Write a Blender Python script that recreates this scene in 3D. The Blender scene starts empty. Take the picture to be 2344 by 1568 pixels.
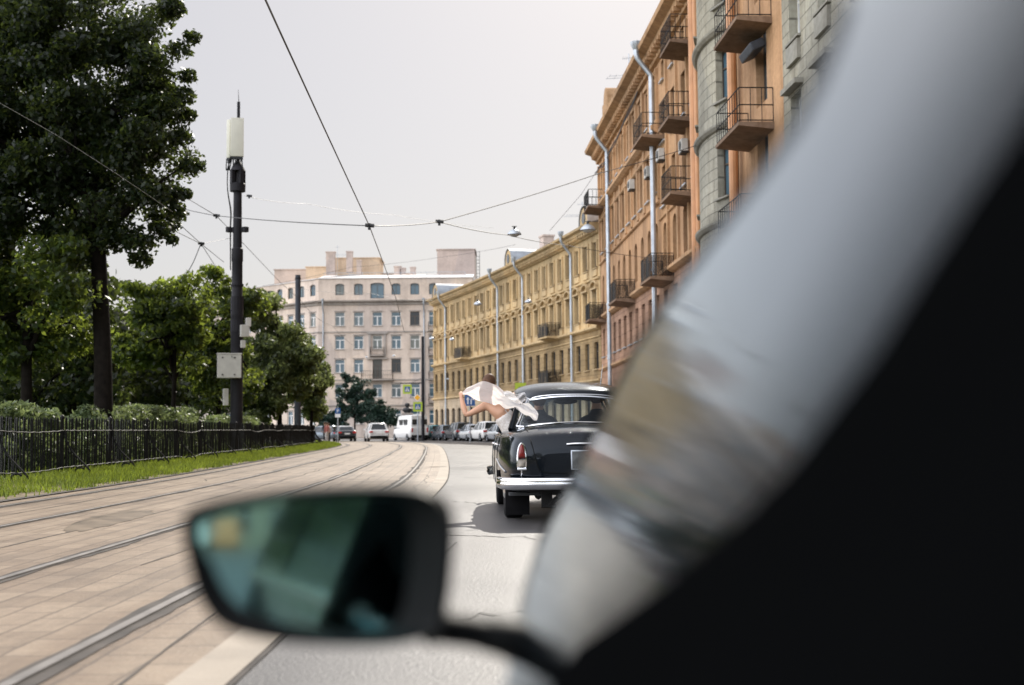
import bpy, bmesh, math, random
import numpy as np
from mathutils import Vector, Matrix
from mathutils.bvhtree import BVHTree

R_ = math.radians
scene = bpy.context.scene
COL = scene.collection

# ------------------------------------------------------------------ camera
CAM_H = 1.02
PITCH = math.atan(198 / 2961.0)
ROLL = R_(-0.5)
cam_data = bpy.data.cameras.new("camera")
cam = bpy.data.objects.new("camera", cam_data)
COL.objects.link(cam)
CAM_R = Matrix.Rotation(math.pi / 2 + PITCH, 3, 'X') @ Matrix.Rotation(ROLL, 3, 'Z')
cam.matrix_world = Matrix.Translation((0, 0, CAM_H)) @ CAM_R.to_4x4()
cam_data.sensor_fit = 'HORIZONTAL'
cam_data.sensor_width = 39.56
cam_data.lens = 50.0
cam_data.clip_start = 0.02
cam_data.clip_end = 5000
cam_data.dof.use_dof = True
cam_data.dof.focus_distance = 16.0
cam_data.dof.aperture_fstop = 2.3
cam_data.dof.aperture_blades = 0
scene.camera = cam

# ------------------------------------------------------------------ sky, sun, exposure
SUN_EL, SUN_AZ = R_(37), R_(12)          # azimuth: clockwise from +Y (seen from above)
world = bpy.data.worlds.new("World")
scene.world = world
world.use_nodes = True
wn = world.node_tree.nodes
wl = world.node_tree.links
wn.clear()
sky = wn.new('ShaderNodeTexSky')
sky.sky_type = 'NISHITA'
sky.sun_disc = False
sky.sun_elevation = SUN_EL
sky.sun_rotation = SUN_AZ
sky.air_density = 1.0
sky.dust_density = 2.0
sky.ozone_density = 1.0
bg = wn.new('ShaderNodeBackground')
bg.inputs['Strength'].default_value = 0.075
out = wn.new('ShaderNodeOutputWorld')
hazemix = wn.new('ShaderNodeMix')              # thin bright summer haze laid over the clear sky
hazemix.data_type = 'RGBA'
hazemix.inputs[0].default_value = 0.62
hazemix.inputs[7].default_value = (10.7, 10.35, 10.5, 1)
wl.new(sky.outputs[0], hazemix.inputs[6])
# added boost: the unseen sky behind and left is brightened to light the shaded facades
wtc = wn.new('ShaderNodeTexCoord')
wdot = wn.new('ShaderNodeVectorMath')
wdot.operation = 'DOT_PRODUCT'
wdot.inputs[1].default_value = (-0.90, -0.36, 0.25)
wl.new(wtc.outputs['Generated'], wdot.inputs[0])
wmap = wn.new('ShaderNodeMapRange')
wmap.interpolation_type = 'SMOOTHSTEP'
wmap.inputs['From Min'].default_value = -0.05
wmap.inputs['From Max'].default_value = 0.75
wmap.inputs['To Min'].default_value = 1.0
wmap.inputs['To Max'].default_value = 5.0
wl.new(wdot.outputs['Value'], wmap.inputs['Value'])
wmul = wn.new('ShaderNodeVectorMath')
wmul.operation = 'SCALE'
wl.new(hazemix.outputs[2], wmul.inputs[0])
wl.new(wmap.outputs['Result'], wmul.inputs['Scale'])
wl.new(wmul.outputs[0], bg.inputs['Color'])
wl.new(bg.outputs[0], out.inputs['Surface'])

sd = bpy.data.lights.new("sun", 'SUN')
sd.energy = 4.4
sd.angle = R_(0.5)
sd.color = (1.0, 0.94, 0.84)
sun = bpy.data.objects.new("sun", sd)
COL.objects.link(sun)
sdir = Vector((math.sin(SUN_AZ) * math.cos(SUN_EL), math.cos(SUN_AZ) * math.cos(SUN_EL), math.sin(SUN_EL)))
sun.rotation_euler = sdir.to_track_quat('Z', 'Y').to_euler()
sun.location = sdir * 60

scene.view_settings.view_transform = 'Standard'
scene.view_settings.look = 'None'
scene.view_settings.gamma = 1.0
scene.view_settings.use_curve_mapping = False
scene.view_settings.exposure = 0.0
scene.render.engine = 'CYCLES'
scene.cycles.use_denoising = True
scene.cycles.max_bounces = 8
scene.cycles.transparent_max_bounces = 24
scene.cycles.sample_clamp_indirect = 6.0
scene.cycles.caustics_reflective = False
scene.cycles.caustics_refractive = False

# ------------------------------------------------------------------ photo helpers (photo read in a 2343 px wide copy)
F_, CX_, CY_ = 2961.0, 1171.5, 784.0
C0 = Vector((0, 0, CAM_H))


def ray(u, v):
    d = CAM_R @ Vector(((u - CX_) / F_, (CY_ - v) / F_, -1))
    return d / d.y


def P(u, v, Y):
    return C0 + ray(u, v) * Y


def G(u, v, z=0.0):
    d = ray(u, v)
    return C0 + d * ((z - CAM_H) / d.z)


# ------------------------------------------------------------------ mesh helpers
def smooth_pts(pts, n=6, closed=False):
    """Catmull-Rom through points"""
    pts = [Vector(p) for p in pts]
    out_ = []
    m = len(pts)
    rng = range(m if closed else m - 1)
    for i in rng:
        if closed:
            p0, p1, p2, p3 = pts[(i - 1) % m], pts[i], pts[(i + 1) % m], pts[(i + 2) % m]
        else:
            p1, p2 = pts[i], pts[i + 1]
            p0 = pts[i - 1] if i > 0 else p1 * 2 - p2
            p3 = pts[i + 2] if i + 2 < m else p2 * 2 - p1
        for k in range(n):
            t = k / n
            out_.append(0.5 * ((2 * p1) + (p2 - p0) * t + (2 * p0 - 5 * p1 + 4 * p2 - p3) * t * t + (3 * p1 - p0 - 3 * p2 + p3) * t ** 3))
    if not closed:
        out_.append(pts[-1])
    return out_


class MB:
    def __init__(s):
        s.v, s.f, s.mi, s.uv = [], [], [], {}
        s.cur = 0

    def add(s, vs, fs, mi=None):
        b = len(s.v)
        s.v += [tuple(p) for p in vs]
        for f in fs:
            s.f.append(tuple(i + b for i in f))
            s.mi.append(s.cur if mi is None else mi)
        return s

    def quad(s, a, b, c, d, uv=None):
        if uv:
            s.uv[len(s.f)] = uv
        return s.add([a, b, c, d], [(0, 1, 2, 3)])

    def box(s, c, d, M=None, bev=0.0):
        x, y, z = d[0] / 2, d[1] / 2, d[2] / 2
        b = min(bev, x * .9, y * .9, z * .9)
        c = Vector(c)
        if b <= 0:
            vs = [Vector((sx * x, sy * y, sz * z)) for sx in (-1, 1) for sy in (-1, 1) for sz in (-1, 1)]
            fs = [(0, 1, 3, 2), (4, 6, 7, 5), (0, 4, 5, 1), (2, 3, 7, 6), (0, 2, 6, 4), (1, 5, 7, 3)]
        else:
            bm = bmesh.new()
            bmesh.ops.create_cube(bm, size=1, matrix=Matrix.Diagonal((d[0], d[1], d[2], 1)))
            bmesh.ops.bevel(bm, geom=list(bm.edges), offset=b, segments=2, affect='EDGES', profile=.6)
            bm.verts.index_update()
            vs = [v.co.copy() for v in bm.verts]
            fs = [tuple(v.index for v in f.verts) for f in bm.faces]
            bm.free()
        if M is not None:
            vs = [M @ p for p in vs]
        return s.add([p + c for p in vs], fs)

    def tube(s, pts, r, n=8, cap=True, flat=None):
        pts = [Vector(p) for p in pts]
        m = len(pts)
        rs = r if isinstance(r, (list, tuple)) else [r] * m
        rings = []
        up = None
        for i in range(m):
            t = (pts[min(i + 1, m - 1)] - pts[max(i - 1, 0)])
            if t.length < 1e-9:
                t = Vector((0, 0, 1))
            t.normalize()
            if up is None:
                up = Vector((0, 0, 1)) if abs(t.z) < .95 else Vector((1, 0, 0))
            a = (up - t * up.dot(t))
            if a.length < 1e-6:
                a = t.orthogonal()
            a.normalize()
            up = a
            b = t.cross(a)
            k = flat if flat else 1.0
            rings.append([pts[i] + (a * math.cos(q) + b * k * math.sin(q)) * rs[i] for q in [2 * math.pi * j / n for j in range(n)]])
        vs = [p for rg in rings for p in rg]
        fs = [(i * n + j, i * n + (j + 1) % n, (i + 1) * n + (j + 1) % n, (i + 1) * n + j) for i in range(m - 1) for j in range(n)]
        if cap:
            fs += [tuple(range(n))[::-1], tuple((m - 1) * n + j for j in range(n))]
        return s.add(vs, fs)

    def lathe(s, prof, n=20, M=None, cap=True):
        vs, fs = [], []
        for (r, z) in prof:
            for j in range(n):
                q = 2 * math.pi * j / n
                p = Vector((r * math.cos(q), r * math.sin(q), z))
                vs.append(M @ p if M is not None else p)
        m = len(prof)
        fs = [(i * n + j, i * n + (j + 1) % n, (i + 1) * n + (j + 1) % n, (i + 1) * n + j) for i in range(m - 1) for j in range(n)]
        if cap:
            fs += [tuple(range(n))[::-1], tuple((m - 1) * n + j for j in range(n))]
        return s.add(vs, fs)

    def grid(s, rows, cu=False, cv=False, uv=None):
        """rows[i][j]"""
        m, n = len(rows), len(rows[0])
        vs = [p for r in rows for p in r]
        b = len(s.f)
        fs = []
        for i in range(m if cu else m - 1):
            for j in range(n if cv else n - 1):
                a = (i * n + j, i * n + (j + 1) % n, ((i + 1) % m) * n + (j + 1) % n, ((i + 1) % m) * n + j)
                if uv:
                    s.uv[b + len(fs)] = [uv[i][j], uv[i][(j + 1) % n], uv[(i + 1) % m][(j + 1) % n], uv[(i + 1) % m][j]]
                fs.append(a)
        return s.add(vs, fs)

    def prism(s, poly, axis_vec):
        """extrude closed 3D polygon along vector"""
        n = len(poly)
        a = [Vector(p) for p in poly]
        b = [p + Vector(axis_vec) for p in a]
        fs = [tuple(range(n))[::-1], tuple(range(n, 2 * n))] + [(i, (i + 1) % n, n + (i + 1) % n, n + i) for i in range(n)]
        return s.add(a + b, fs)

    def build(s, name, mats, parent=None, smooth=False, loc=None, fixn=True, local=False):
        me = bpy.data.meshes.new(name)
        off = Vector((0, 0, 0))
        if parent is not None and not local:
            q = parent
            while q is not None:
                off += q.location
                q = q.parent
        elif loc is not None:
            off = Vector(loc)
        me.from_pydata([(p[0] - off.x, p[1] - off.y, p[2] - off.z) for p in s.v], [], s.f)
        mats = mats if isinstance(mats, (list, tuple)) else [mats]
        for m in mats:
            me.materials.append(m)
        me.polygons.foreach_set('material_index', s.mi)
        if s.uv:
            ul = me.uv_layers.new(name='uv')
            for fi, c in s.uv.items():
                for k, li in enumerate(me.polygons[fi].loop_indices):
                    ul.data[li].uv = c[k]
        if fixn:
            bm = bmesh.new()
            bm.from_mesh(me)
            bmesh.ops.recalc_face_normals(bm, faces=bm.faces)
            bm.to_mesh(me)
            bm.free()
        if smooth:
            me.polygons.foreach_set('use_smooth', [True] * len(me.polygons))
            try:
                me.set_sharp_from_angle(angle=R_(smooth if smooth > 1 else 40))
            except Exception:
                pass
        me.update()
        o = bpy.data.objects.new(name, me)
        COL.objects.link(o)
        if parent is not None:
            o.parent = parent
        elif loc is not None:
            o.location = loc
        return o


def empty(name, loc, label=None, cat=None, group=None, kind=None):
    o = bpy.data.objects.new(name, None)
    COL.objects.link(o)
    o.location = loc
    o.empty_display_size = .3
    return tag(o, label, cat, group, kind)


def tag(o, label=None, cat=None, group=None, kind=None):
    if label:
        o['label'] = label
    if cat:
        o['category'] = cat
    if group:
        o['group'] = group
    if kind:
        o['kind'] = kind
    return o


def link_copy(o, parent, loc=None, rotz=None):
    c = o.copy()
    COL.objects.link(c)
    c.parent = parent
    if loc is not None:
        c.location = loc
    if rotz is not None:
        c.rotation_euler = (0, 0, rotz)
    return c


def copy_tree(o, parent=None):
    c = o.copy()
    COL.objects.link(c)
    c.parent = parent
    for ch in list(o.children):
        copy_tree(ch, c)
    return c


# ------------------------------------------------------------------ materials
MATS = {}


def ramp(nt, fac, stops):
    r = nt.nodes.new('ShaderNodeValToRGB')
    e = r.color_ramp.elements
    while len(e) < len(stops):
        e.new(0.5)
    for k, (p, c) in enumerate(stops):
        e[k].position = p
        e[k].color = (*c, 1)
    nt.links.new(fac, r.inputs[0])
    return r.outputs[0]


def noise(nt, vec, scale, detail=4, rough=.55):
    n = nt.nodes.new('ShaderNodeTexNoise')
    n.inputs['Scale'].default_value = scale
    n.inputs['Detail'].default_value = detail
    n.inputs['Roughness'].default_value = rough
    if vec is not None:
        nt.links.new(vec, n.inputs['Vector'])
    return n.outputs['Fac']


def mix(nt, a, b, fac, mode='MIX'):
    m = nt.nodes.new('ShaderNodeMix')
    m.data_type = 'RGBA'
    m.blend_type = mode
    for k, x in (('Factor', fac),):
        if isinstance(x, (int, float)):
            m.inputs[0].default_value = x
        else:
            nt.links.new(x, m.inputs[0])
    for idx, x in ((6, a), (7, b)):
        if isinstance(x, tuple):
            m.inputs[idx].default_value = (*x[:3], 1)
        else:
            nt.links.new(x, m.inputs[idx])
    return m.outputs[2]


def coords(nt, kind='Object', scale=None):
    t = nt.nodes.new('ShaderNodeTexCoord')
    o = t.outputs[kind]
    if scale is not None:
        m = nt.nodes.new('ShaderNodeMapping')
        m.inputs['Scale'].default_value = scale
        nt.links.new(o, m.inputs['Vector'])
        o = m.outputs[0]
    return o


def new_mat(name):
    m = bpy.data.materials.new(name)
    m.use_nodes = True
    nt = m.node_tree
    b = nt.nodes['Principled BSDF']
    MATS[name] = m
    return m, nt, b


def bump(nt, b, h, strength=.3, dist=.02):
    n = nt.nodes.new('ShaderNodeBump')
    n.inputs['Strength'].default_value = strength
    n.inputs['Distance'].default_value = dist
    nt.links.new(h, n.inputs['Height'])
    nt.links.new(n.outputs[0], b.inputs['Normal'])


def mat(name, c, rough=.6, metal=0.0, var=.25, scale=2.0, bmp=0.0, bscale=40, spec=.5, coat=0.0):
    m, nt, b = new_mat(name)
    co = coords(nt)
    f = noise(nt, co, scale, 5)
    c1 = tuple(min(1, x * (1 + var)) for x in c)
    c0 = tuple(x * (1 - var) for x in c)
    nt.links.new(ramp(nt, f, [(.3, c0), (.7, c1)]), b.inputs['Base Color'])
    b.inputs['Roughness'].default_value = rough
    b.inputs['Metallic'].default_value = metal
    b.inputs['Specular IOR Level'].default_value = spec
    if coat:
        b.inputs['Coat Weight'].default_value = coat
        b.inputs['Coat Roughness'].default_value = .03
    if bmp:
        bump(nt, b, noise(nt, co, bscale, 3), bmp, .01)
    return m


def stucco(name, c, dirt=.5, brick=None, mortar=.5, bw=.9, bh=.38):
    """painted plaster: patchy tone, streaks of dirt running down, optional block joints on the UVs (metres)"""
    m, nt, b = new_mat(name)
    co = coords(nt)
    streak = coords(nt, 'Object', (1.6, 1.6, .12))
    a = noise(nt, co, .35, 6, .6)
    s = noise(nt, streak, 1.2, 5, .65)
    base = ramp(nt, a, [(.25, tuple(x * .68 for x in c)), (.48, tuple(x * .95 for x in c)), (.72, tuple(min(1, x * 1.16) for x in c))])
    grime = ramp(nt, s, [(.45, (1, 1, 1)), (.75, (1 - dirt * .8, 1 - dirt * .9, 1 - dirt))])
    col = mix(nt, base, grime, 1.0, 'MULTIPLY')
    patch = nt.nodes.new('ShaderNodeTexVoronoi')       # repainted and faded patches
    patch.inputs['Scale'].default_value = .22
    nt.links.new(coords(nt, 'Object', (1, 1, .6)), patch.inputs['Vector'])
    col = mix(nt, col, ramp(nt, patch.outputs['Color'], [(.2, (.86, .87, .9)), (.8, (1.06, 1.04, 1.0))]), 1.0, 'MULTIPLY')
    fine = noise(nt, co, 6, 4, .6)
    col = mix(nt, col, ramp(nt, fine, [(.35, (.86, .85, .83)), (.65, (1.05, 1.05, 1.05))]), 1.0, 'MULTIPLY')
    h = noise(nt, co, 25, 4)
    if brick:
        uvn = coords(nt, 'UV')
        bt = nt.nodes.new('ShaderNodeTexBrick')
        bt.inputs['Scale'].default_value = 1
        bt.inputs['Brick Width'].default_value = bw
        bt.inputs['Row Height'].default_value = bh
        bt.inputs['Mortar Size'].default_value = .022
        bt.inputs['Mortar Smooth'].default_value = .3
        bt.inputs['Color1'].default_value = (1, 1, 1, 1)
        bt.inputs['Color2'].default_value = (.82, .82, .82, 1)
        bt.inputs['Mortar'].default_value = (mortar, mortar, mortar, 1)
        nt.links.new(uvn, bt.inputs['Vector'])
        col = mix(nt, col, bt.outputs['Color'], 1.0, 'MULTIPLY')
        inv = nt.nodes.new('ShaderNodeMath')
        inv.operation = 'SUBTRACT'
        inv.inputs[0].default_value = 1
        nt.links.new(bt.outputs['Fac'], inv.inputs[1])
        h = inv.outputs[0]
    nt.links.new(col, b.inputs['Base Color'])
    b.inputs['Roughness'].default_value = .9
    b.inputs['Specular IOR Level'].default_value = .2
    bump(nt, b, h, .5, .03)
    return m


def glass_mat(name, tint, ior=1.5, rough=0.0):
    """thin clear glazing: see-through mixed with a Fresnel mirror"""
    m, nt, b = new_mat(name)
    nt.nodes.remove(b)
    fr = nt.nodes.new('ShaderNodeFresnel')
    fr.inputs['IOR'].default_value = ior
    tr = nt.nodes.new('ShaderNodeBsdfTransparent')
    tr.inputs['Color'].default_value = (*tint, 1)
    gl = nt.nodes.new('ShaderNodeBsdfGlossy')
    gl.inputs['Roughness'].default_value = rough
    gl.inputs['Color'].default_value = (.80, .90, 1, 1)
    mx = nt.nodes.new('ShaderNodeMixShader')
    nt.links.new(fr.outputs[0], mx.inputs[0])
    nt.links.new(tr.outputs[0], mx.inputs[1])
    nt.links.new(gl.outputs[0], mx.inputs[2])
    nt.links.new(mx.outputs[0], nt.nodes['Material Output'].inputs['Surface'])
    return m


def leaf_mat(name, dark, light, back=(.25, .4, .05), gloss=.35, tr=.4):
    m, nt, b = new_mat(name)
    geo = nt.nodes.new('ShaderNodeNewGeometry')
    co = coords(nt)
    clump = noise(nt, co, .55, 3)
    add = nt.nodes.new('ShaderNodeMath')
    add.operation = 'MULTIPLY_ADD'
    nt.links.new(geo.outputs['Random Per Island'], add.inputs[0])
    add.inputs[1].default_value = .6
    nt.links.new(clump, add.inputs[2])
    sub = nt.nodes.new('ShaderNodeMath')
    sub.operation = 'SUBTRACT'
    nt.links.new(add.outputs[0], sub.inputs[0])
    sub.inputs[1].default_value = .3
    f = sub.outputs[0]
    mid = tuple((a + c) / 2 for a, c in zip(dark, light))
    nt.links.new(ramp(nt, f, [(.1, dark), (.5, mid), (.95, light)]), b.inputs['Base Color'])
    b.inputs['Roughness'].default_value = gloss
    b.inputs['Specular IOR Level'].default_value = .4
    t = nt.nodes.new('ShaderNodeBsdfTranslucent')
    nt.links.new(ramp(nt, f, [(.1, tuple(x * .25 for x in back)), (.6, tuple(x * .6 for x in back)), (.95, tuple(x * 1.25 for x in back))]), t.inputs['Color'])
    mx = nt.nodes.new('ShaderNodeMixShader')
    mx.inputs[0].default_value = tr
    nt.links.new(b.outputs[0], mx.inputs[1])
    nt.links.new(t.outputs[0], mx.inputs[2])
    nt.links.new(mx.outputs[0], nt.nodes['Material Output'].inputs['Surface'])
    return m


M_dark = mat('dark_metal', (.02, .022, .024), .5, .3, .3, 6)
M_iron = mat('black_iron_paint', (.004, .0045, .005), .5, 0, .4, 8, .2, 60, spec=.25)
M_pole = mat('grey_pole_paint', (.045, .053, .066), .5, .0, .25, 3, .15, 50, spec=.3)
M_mast = mat('dark_mast_paint', (.013, .0125, .016), .6, .0, .3, 3, .15, 50, spec=.25)
M_box = mat('cabinet_paint', (.5, .49, .45), .55, 0, .12, 3)
M_panel = mat('antenna_plastic', (.62, .61, .52), .5, 0, .06, 2)
M_zinc = mat('galvanised_sheet', (.42, .46, .50), .38, .55, .2, 1.5)
M_roof = mat('roof_sheet', (.20, .21, .22), .5, .4, .25, 1.0)
M_roofl = mat('pale_roof_sheet', (.62, .60, .58), .5, .2, .15, .6)
M_white = mat('white_paint', (.78, .78, .76), .4, 0, .06, 3)
M_fbrown = mat('brown_window_frame', (.07, .055, .042), .5, 0, .3, 5)
M_pane, _nt, _b = new_mat('dark_window_glass')
_b.inputs['Roughness'].default_value = .06
_b.inputs['Specular IOR Level'].default_value = .3
_geo = _nt.nodes.new('ShaderNodeObjectInfo')
_nt.links.new(ramp(_nt, _geo.outputs['Random'], [(0, (.012, .016, .02)), (.7, (.03, .035, .04)), (.9, (.05, .05, .045)), (1, (.14, .13, .11))]), _b.inputs['Base Color'])
M_pblue, _nt, _b = new_mat('bluish_window_glass')  # bluish tone set in the base colour, varied per window
_b.inputs['Roughness'].default_value = .08
_geo = _nt.nodes.new('ShaderNodeObjectInfo')
_nt.links.new(ramp(_nt, _geo.outputs['Random'], [(0, (.05, .10, .13)), (.6, (.07, .13, .17)), (1, (.12, .13, .11))]), _b.inputs['Base Color'])
M_rubber = mat('black_rubber', (.007, .007, .008), .8, 0, .3, 10, spec=.15)
M_black = mat('black_trim', (.004, .0048, .005), .55, 0, .3, 8, spec=.15)
M_chrome, _nt, _b = new_mat('chrome')
_b.inputs['Base Color'].default_value = (.8, .82, .85, 1)
_b.inputs['Metallic'].default_value = 1
_nt.links.new(ramp(_nt, noise(_nt, coords(_nt), 9, 4), [(.3, (.06, .06, .06)), (.7, (.16, .16, .16))]), _b.inputs['Roughness'])
M_bark = mat('bark', (.011, .009, .0075), .95, 0, .4, 6, .8, 30, spec=.1)
M_leaf_lime = leaf_mat('tall_tree_leaf', (.006, .014, .006), (.016, .030, .010), (.20, .26, .05), .40, .40)
M_leaf_mid = leaf_mat('maple_leaf', (.009, .022, .009), (.04, .07, .018), (.40, .50, .07), .45, .5)
M_leaf_bright = leaf_mat('street_tree_leaf', (.018, .034, .014), (.085, .11, .045), (.46, .55, .18), .36, .5)
M_leaf_hedge = leaf_mat('hedge_leaf', (.05, .085, .035), (.20, .25, .12), (.44, .54, .2), .4, .42)
M_leaf_fir = leaf_mat('dark_shrub_leaf', (.012, .035, .025), (.03, .065, .045), (.04, .09, .03), .5, .2)
M_grass = leaf_mat('grass_blade', (.06, .10, .015), (.16, .22, .035), (.4, .5, .05), .5, .45)
M_wire = mat('wire', (.03, .03, .035), .5, .3, .1)
M_cable = mat('pale_cable', (.22, .23, .24), .6, 0, .1)
# ================================================================== GROUND
def offset_curve(pts, d):
    """shift a ground polyline d metres to its left (going away from the camera)"""
    out_ = []
    for i, p in enumerate(pts):
        t = (pts[min(i + 1, len(pts) - 1)] - pts[max(i - 1, 0)]).normalized()
        out_.append(p + Vector((-t.y, t.x, 0)) * d)
    return out_


REF = smooth_pts([(-1.2, -60, 0), (-1.18, -20, 0), (-1.16, 5, 0), (-1.25, 22, 0), (-1.56, 31.4, 0), (-2.3, 45.5, 0), (-3.3, 62.4, 0), (-4.4, 78.7, 0),
                  (-5.85, 93, 0), (-8.6, 108, 0), (-13.5, 121, 0), (-21, 131, 0), (-33, 139, 0), (-60, 149, 0)], 8)
LEN = [0.0]
for i in range(1, len(REF)):
    LEN.append(LEN[-1] + (REF[i] - REF[i - 1]).length)


def ribbon(name, d0, d1, z0, z1, m, label=None, kind='structure', i0=0, i1=None, extra=None):
    a, b = offset_curve(REF, d0)[i0:i1], offset_curve(REF, d1)[i0:i1]
    mb = MB()
    rows, uv = [], []
    for k in range(len(a)):
        rows.append([a[k] + Vector((0, 0, z0)), b[k] + Vector((0, 0, z1))])
        uv.append([(LEN[k + i0], d0), (LEN[k + i0], d1)])
    mb.grid(rows, uv=uv)
    o = mb.build(name, m)
    if kind:
        o['kind'] = kind
    return o


# asphalt
M_asph, _nt, _b = new_mat('asphalt')
_co = coords(_nt)
_a = noise(_nt, _co, .25, 5)
_g = noise(_nt, _co, 62, 3, .7)
_g2 = noise(_nt, _co, 38, 3)
_lane = noise(_nt, coords(_nt, 'Object', (1.1, .05, 1)), 1.3, 4)
_c = ramp(_nt, _a, [(.3, (.058, .056, .058)), (.7, (.092, .089, .088))])
_c = mix(_nt, _c, ramp(_nt, _g, [(.3, (.42, .42, .43)), (.7, (1.5, 1.5, 1.47))]), 1.0, 'MULTIPLY')
_c = mix(_nt, _c, ramp(_nt, _lane, [(.35, (.66, .66, .68)), (.65, (1.15, 1.15, 1.14))]), 1.0, 'MULTIPLY')
_nt.links.new(_c, _b.inputs['Base Color'])
_nt.links.new(ramp(_nt, _a, [(.3, (.36, .36, .36)), (.7, (.50, .50, .50))]), _b.inputs['Roughness'])
_b.inputs['Specular IOR Level'].default_value = .6
_mx = _nt.nodes.new('ShaderNodeMath'); _mx.operation = 'ADD'
_nt.links.new(_g, _mx.inputs[0]); _nt.links.new(_g2, _mx.inputs[1])
bump(_nt, _b, _mx.outputs[0], .42, .010)

# paving of the tram bed: long worn concrete slabs and setts, brick layout on UV metres
M_pave, _nt, _b = new_mat('tram_bed_paving')
_uv = coords(_nt, 'UV')
_co = coords(_nt)
_bt = _nt.nodes.new('ShaderNodeTexBrick')
_bt.inputs['Scale'].default_value = 1
_bt.inputs['Brick Width'].default_value = .46
_bt.inputs['Row Height'].default_value = .235
_bt.inputs['Mortar Size'].default_value = .010
_bt.inputs['Mortar Smooth'].default_value = .2
_bt.inputs['Color1'].default_value = (1, 1, 1, 1)
_bt.inputs['Color2'].default_value = (.76, .73, .70, 1)
_bt.inputs['Mortar'].default_value = (.40, .36, .32, 1)
_wob = _nt.nodes.new('ShaderNodeMix'); _wob.data_type = 'VECTOR'
_wn = _nt.nodes.new('ShaderNodeTexNoise'); _wn.inputs['Scale'].default_value = 3
_nt.links.new(_co, _wn.inputs['Vector'])
_wob.inputs[0].default_value = .035
_nt.links.new(_uv, _wob.inputs[4]); _nt.links.new(_wn.outputs['Color'], _wob.inputs[5])
_nt.links.new(_wob.outputs[1], _bt.inputs['Vector'])
_pt = noise(_nt, _co, .5, 6, .6)
_c = ramp(_nt, _pt, [(.28, (.175, .127, .083)), (.5, (.255, .190, .128)), (.75, (.325, .252, .175))])
_c = mix(_nt, _c, _bt.outputs['Color'], 1.0, 'MULTIPLY')
_st = noise(_nt, coords(_nt, 'UV', (.08, 2.2, 1)), 1.6, 6, .7)
_c = mix(_nt, _c, ramp(_nt, _st, [(.3, (.62, .60, .58)), (.5, (1, 1, 1)), (.8, (1.06, 1.05, 1.04))]), 1.0, 'MULTIPLY')
_c = mix(_nt, _c, ramp(_nt, noise(_nt, _co, 9, 5, .7), [(.35, (.82, .81, .8)), (.65, (1.05, 1.05, 1.05))]), 1.0, 'MULTIPLY')
# grime and rust beside each rail
_sx = _nt.nodes.new('ShaderNodeSeparateXYZ')
_nt.links.new(_uv, _sx.inputs[0])
_dmin = None
for _off in (.88, 2.40, 4.38, 5.90):
    _s1 = _nt.nodes.new('ShaderNodeMath'); _s1.operation = 'SUBTRACT'
    _nt.links.new(_sx.outputs['Y'], _s1.inputs[0]); _s1.inputs[1].default_value = _off
    _s2 = _nt.nodes.new('ShaderNodeMath'); _s2.operation = 'ABSOLUTE'
    _nt.links.new(_s1.outputs[0], _s2.inputs[0])
    if _dmin is None:
        _dmin = _s2.outputs[0]
    else:
        _s3 = _nt.nodes.new('ShaderNodeMath'); _s3.operation = 'MINIMUM'
        _nt.links.new(_dmin, _s3.inputs[0]); _nt.links.new(_s2.outputs[0], _s3.inputs[1])
        _dmin = _s3.outputs[0]
_s4 = _nt.nodes.new('ShaderNodeMath'); _s4.operation = 'MULTIPLY_ADD'
_nt.links.new(noise(_nt, coords(_nt, 'UV', (.5, 4, 1)), 1.5, 5, .7), _s4.inputs[0])
_s4.inputs[1].default_value = .5
_nt.links.new(_dmin, _s4.inputs[2])
_c = mix(_nt, _c, ramp(_nt, _s4.outputs[0], [(.24, (.50, .44, .39)), (.38, (.80, .76, .72)), (.55, (1, 1, 1))]), 1.0, 'MULTIPLY')
_nt.links.new(_c, _b.inputs['Base Color'])
_b.inputs['Roughness'].default_value = .52
_b.inputs['Specular IOR Level'].default_value = .5
bump(_nt, _b, noise(_nt, _co, 30, 5, .7), .5, .015)

M_conc = mat('pale_concrete', (.30, .255, .20), .7, 0, .18, 1.2, .3, 40)
M_soil = mat('verge_soil', (.16, .125, .075), .95, 0, .4, 1.5, .5, 20)
M_lawn = mat('lawn_turf', (.06, .10, .025), .95, 0, .45, .7, .6, 30)
M_ground = mat('city_ground', (.16, .15, .14), .9, 0, .2, .05)
M_side = mat('pavement_slab', (.30, .28, .26), .8, 0, .15, .8, .2, 20)
M_railst = mat('rail_steel', (.20, .185, .17), .5, .3, .35, 3)
M_groove = mat('rail_groove_dirt', (.055, .046, .038), .9, 0, .5, 2.5)

mb = MB()
mb.quad((-1500, -600, -.03), (1500, -600, -.03), (1500, 2500, -.03), (-1500, 2500, -.03))
tag(mb.build('ground', M_ground), kind='structure')
ribbon('road', 0.02, -6.8, 0, 0, M_asph)
ribbon('tram_track_bed', 6.35, -.0, .004, .004, M_pave)
ribbon('edging_strip', .24, .0, .009, .009, M_conc)
ribbon('edging_joint', .0, -.03, .006, .006, M_groove)
# grass verge: a low bank rising to the fence
ribbon('verge', 8.35, 6.45, .15, .012, M_soil, i1=83)
ribbon('verge_kerb', 6.5, 6.33, .02, .02, M_groove, i1=83)
ribbon('far_crossing_road', 26, 6.33, .002, .002, M_asph, i0=83)
mb = MB()
_o = offset_curve(REF, 8.3)
for k in range(16, 83):
    a, b = _o[k], _o[k + 1]
    if k + 1 <= 82:
        mb.quad(a + Vector((0, 0, .15)), b + Vector((0, 0, .15)), Vector((-70, b.y + 14, .3)), Vector((-70, a.y + 14, .3)))
tag(mb.build('park_lawn', M_lawn), kind='structure')
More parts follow.
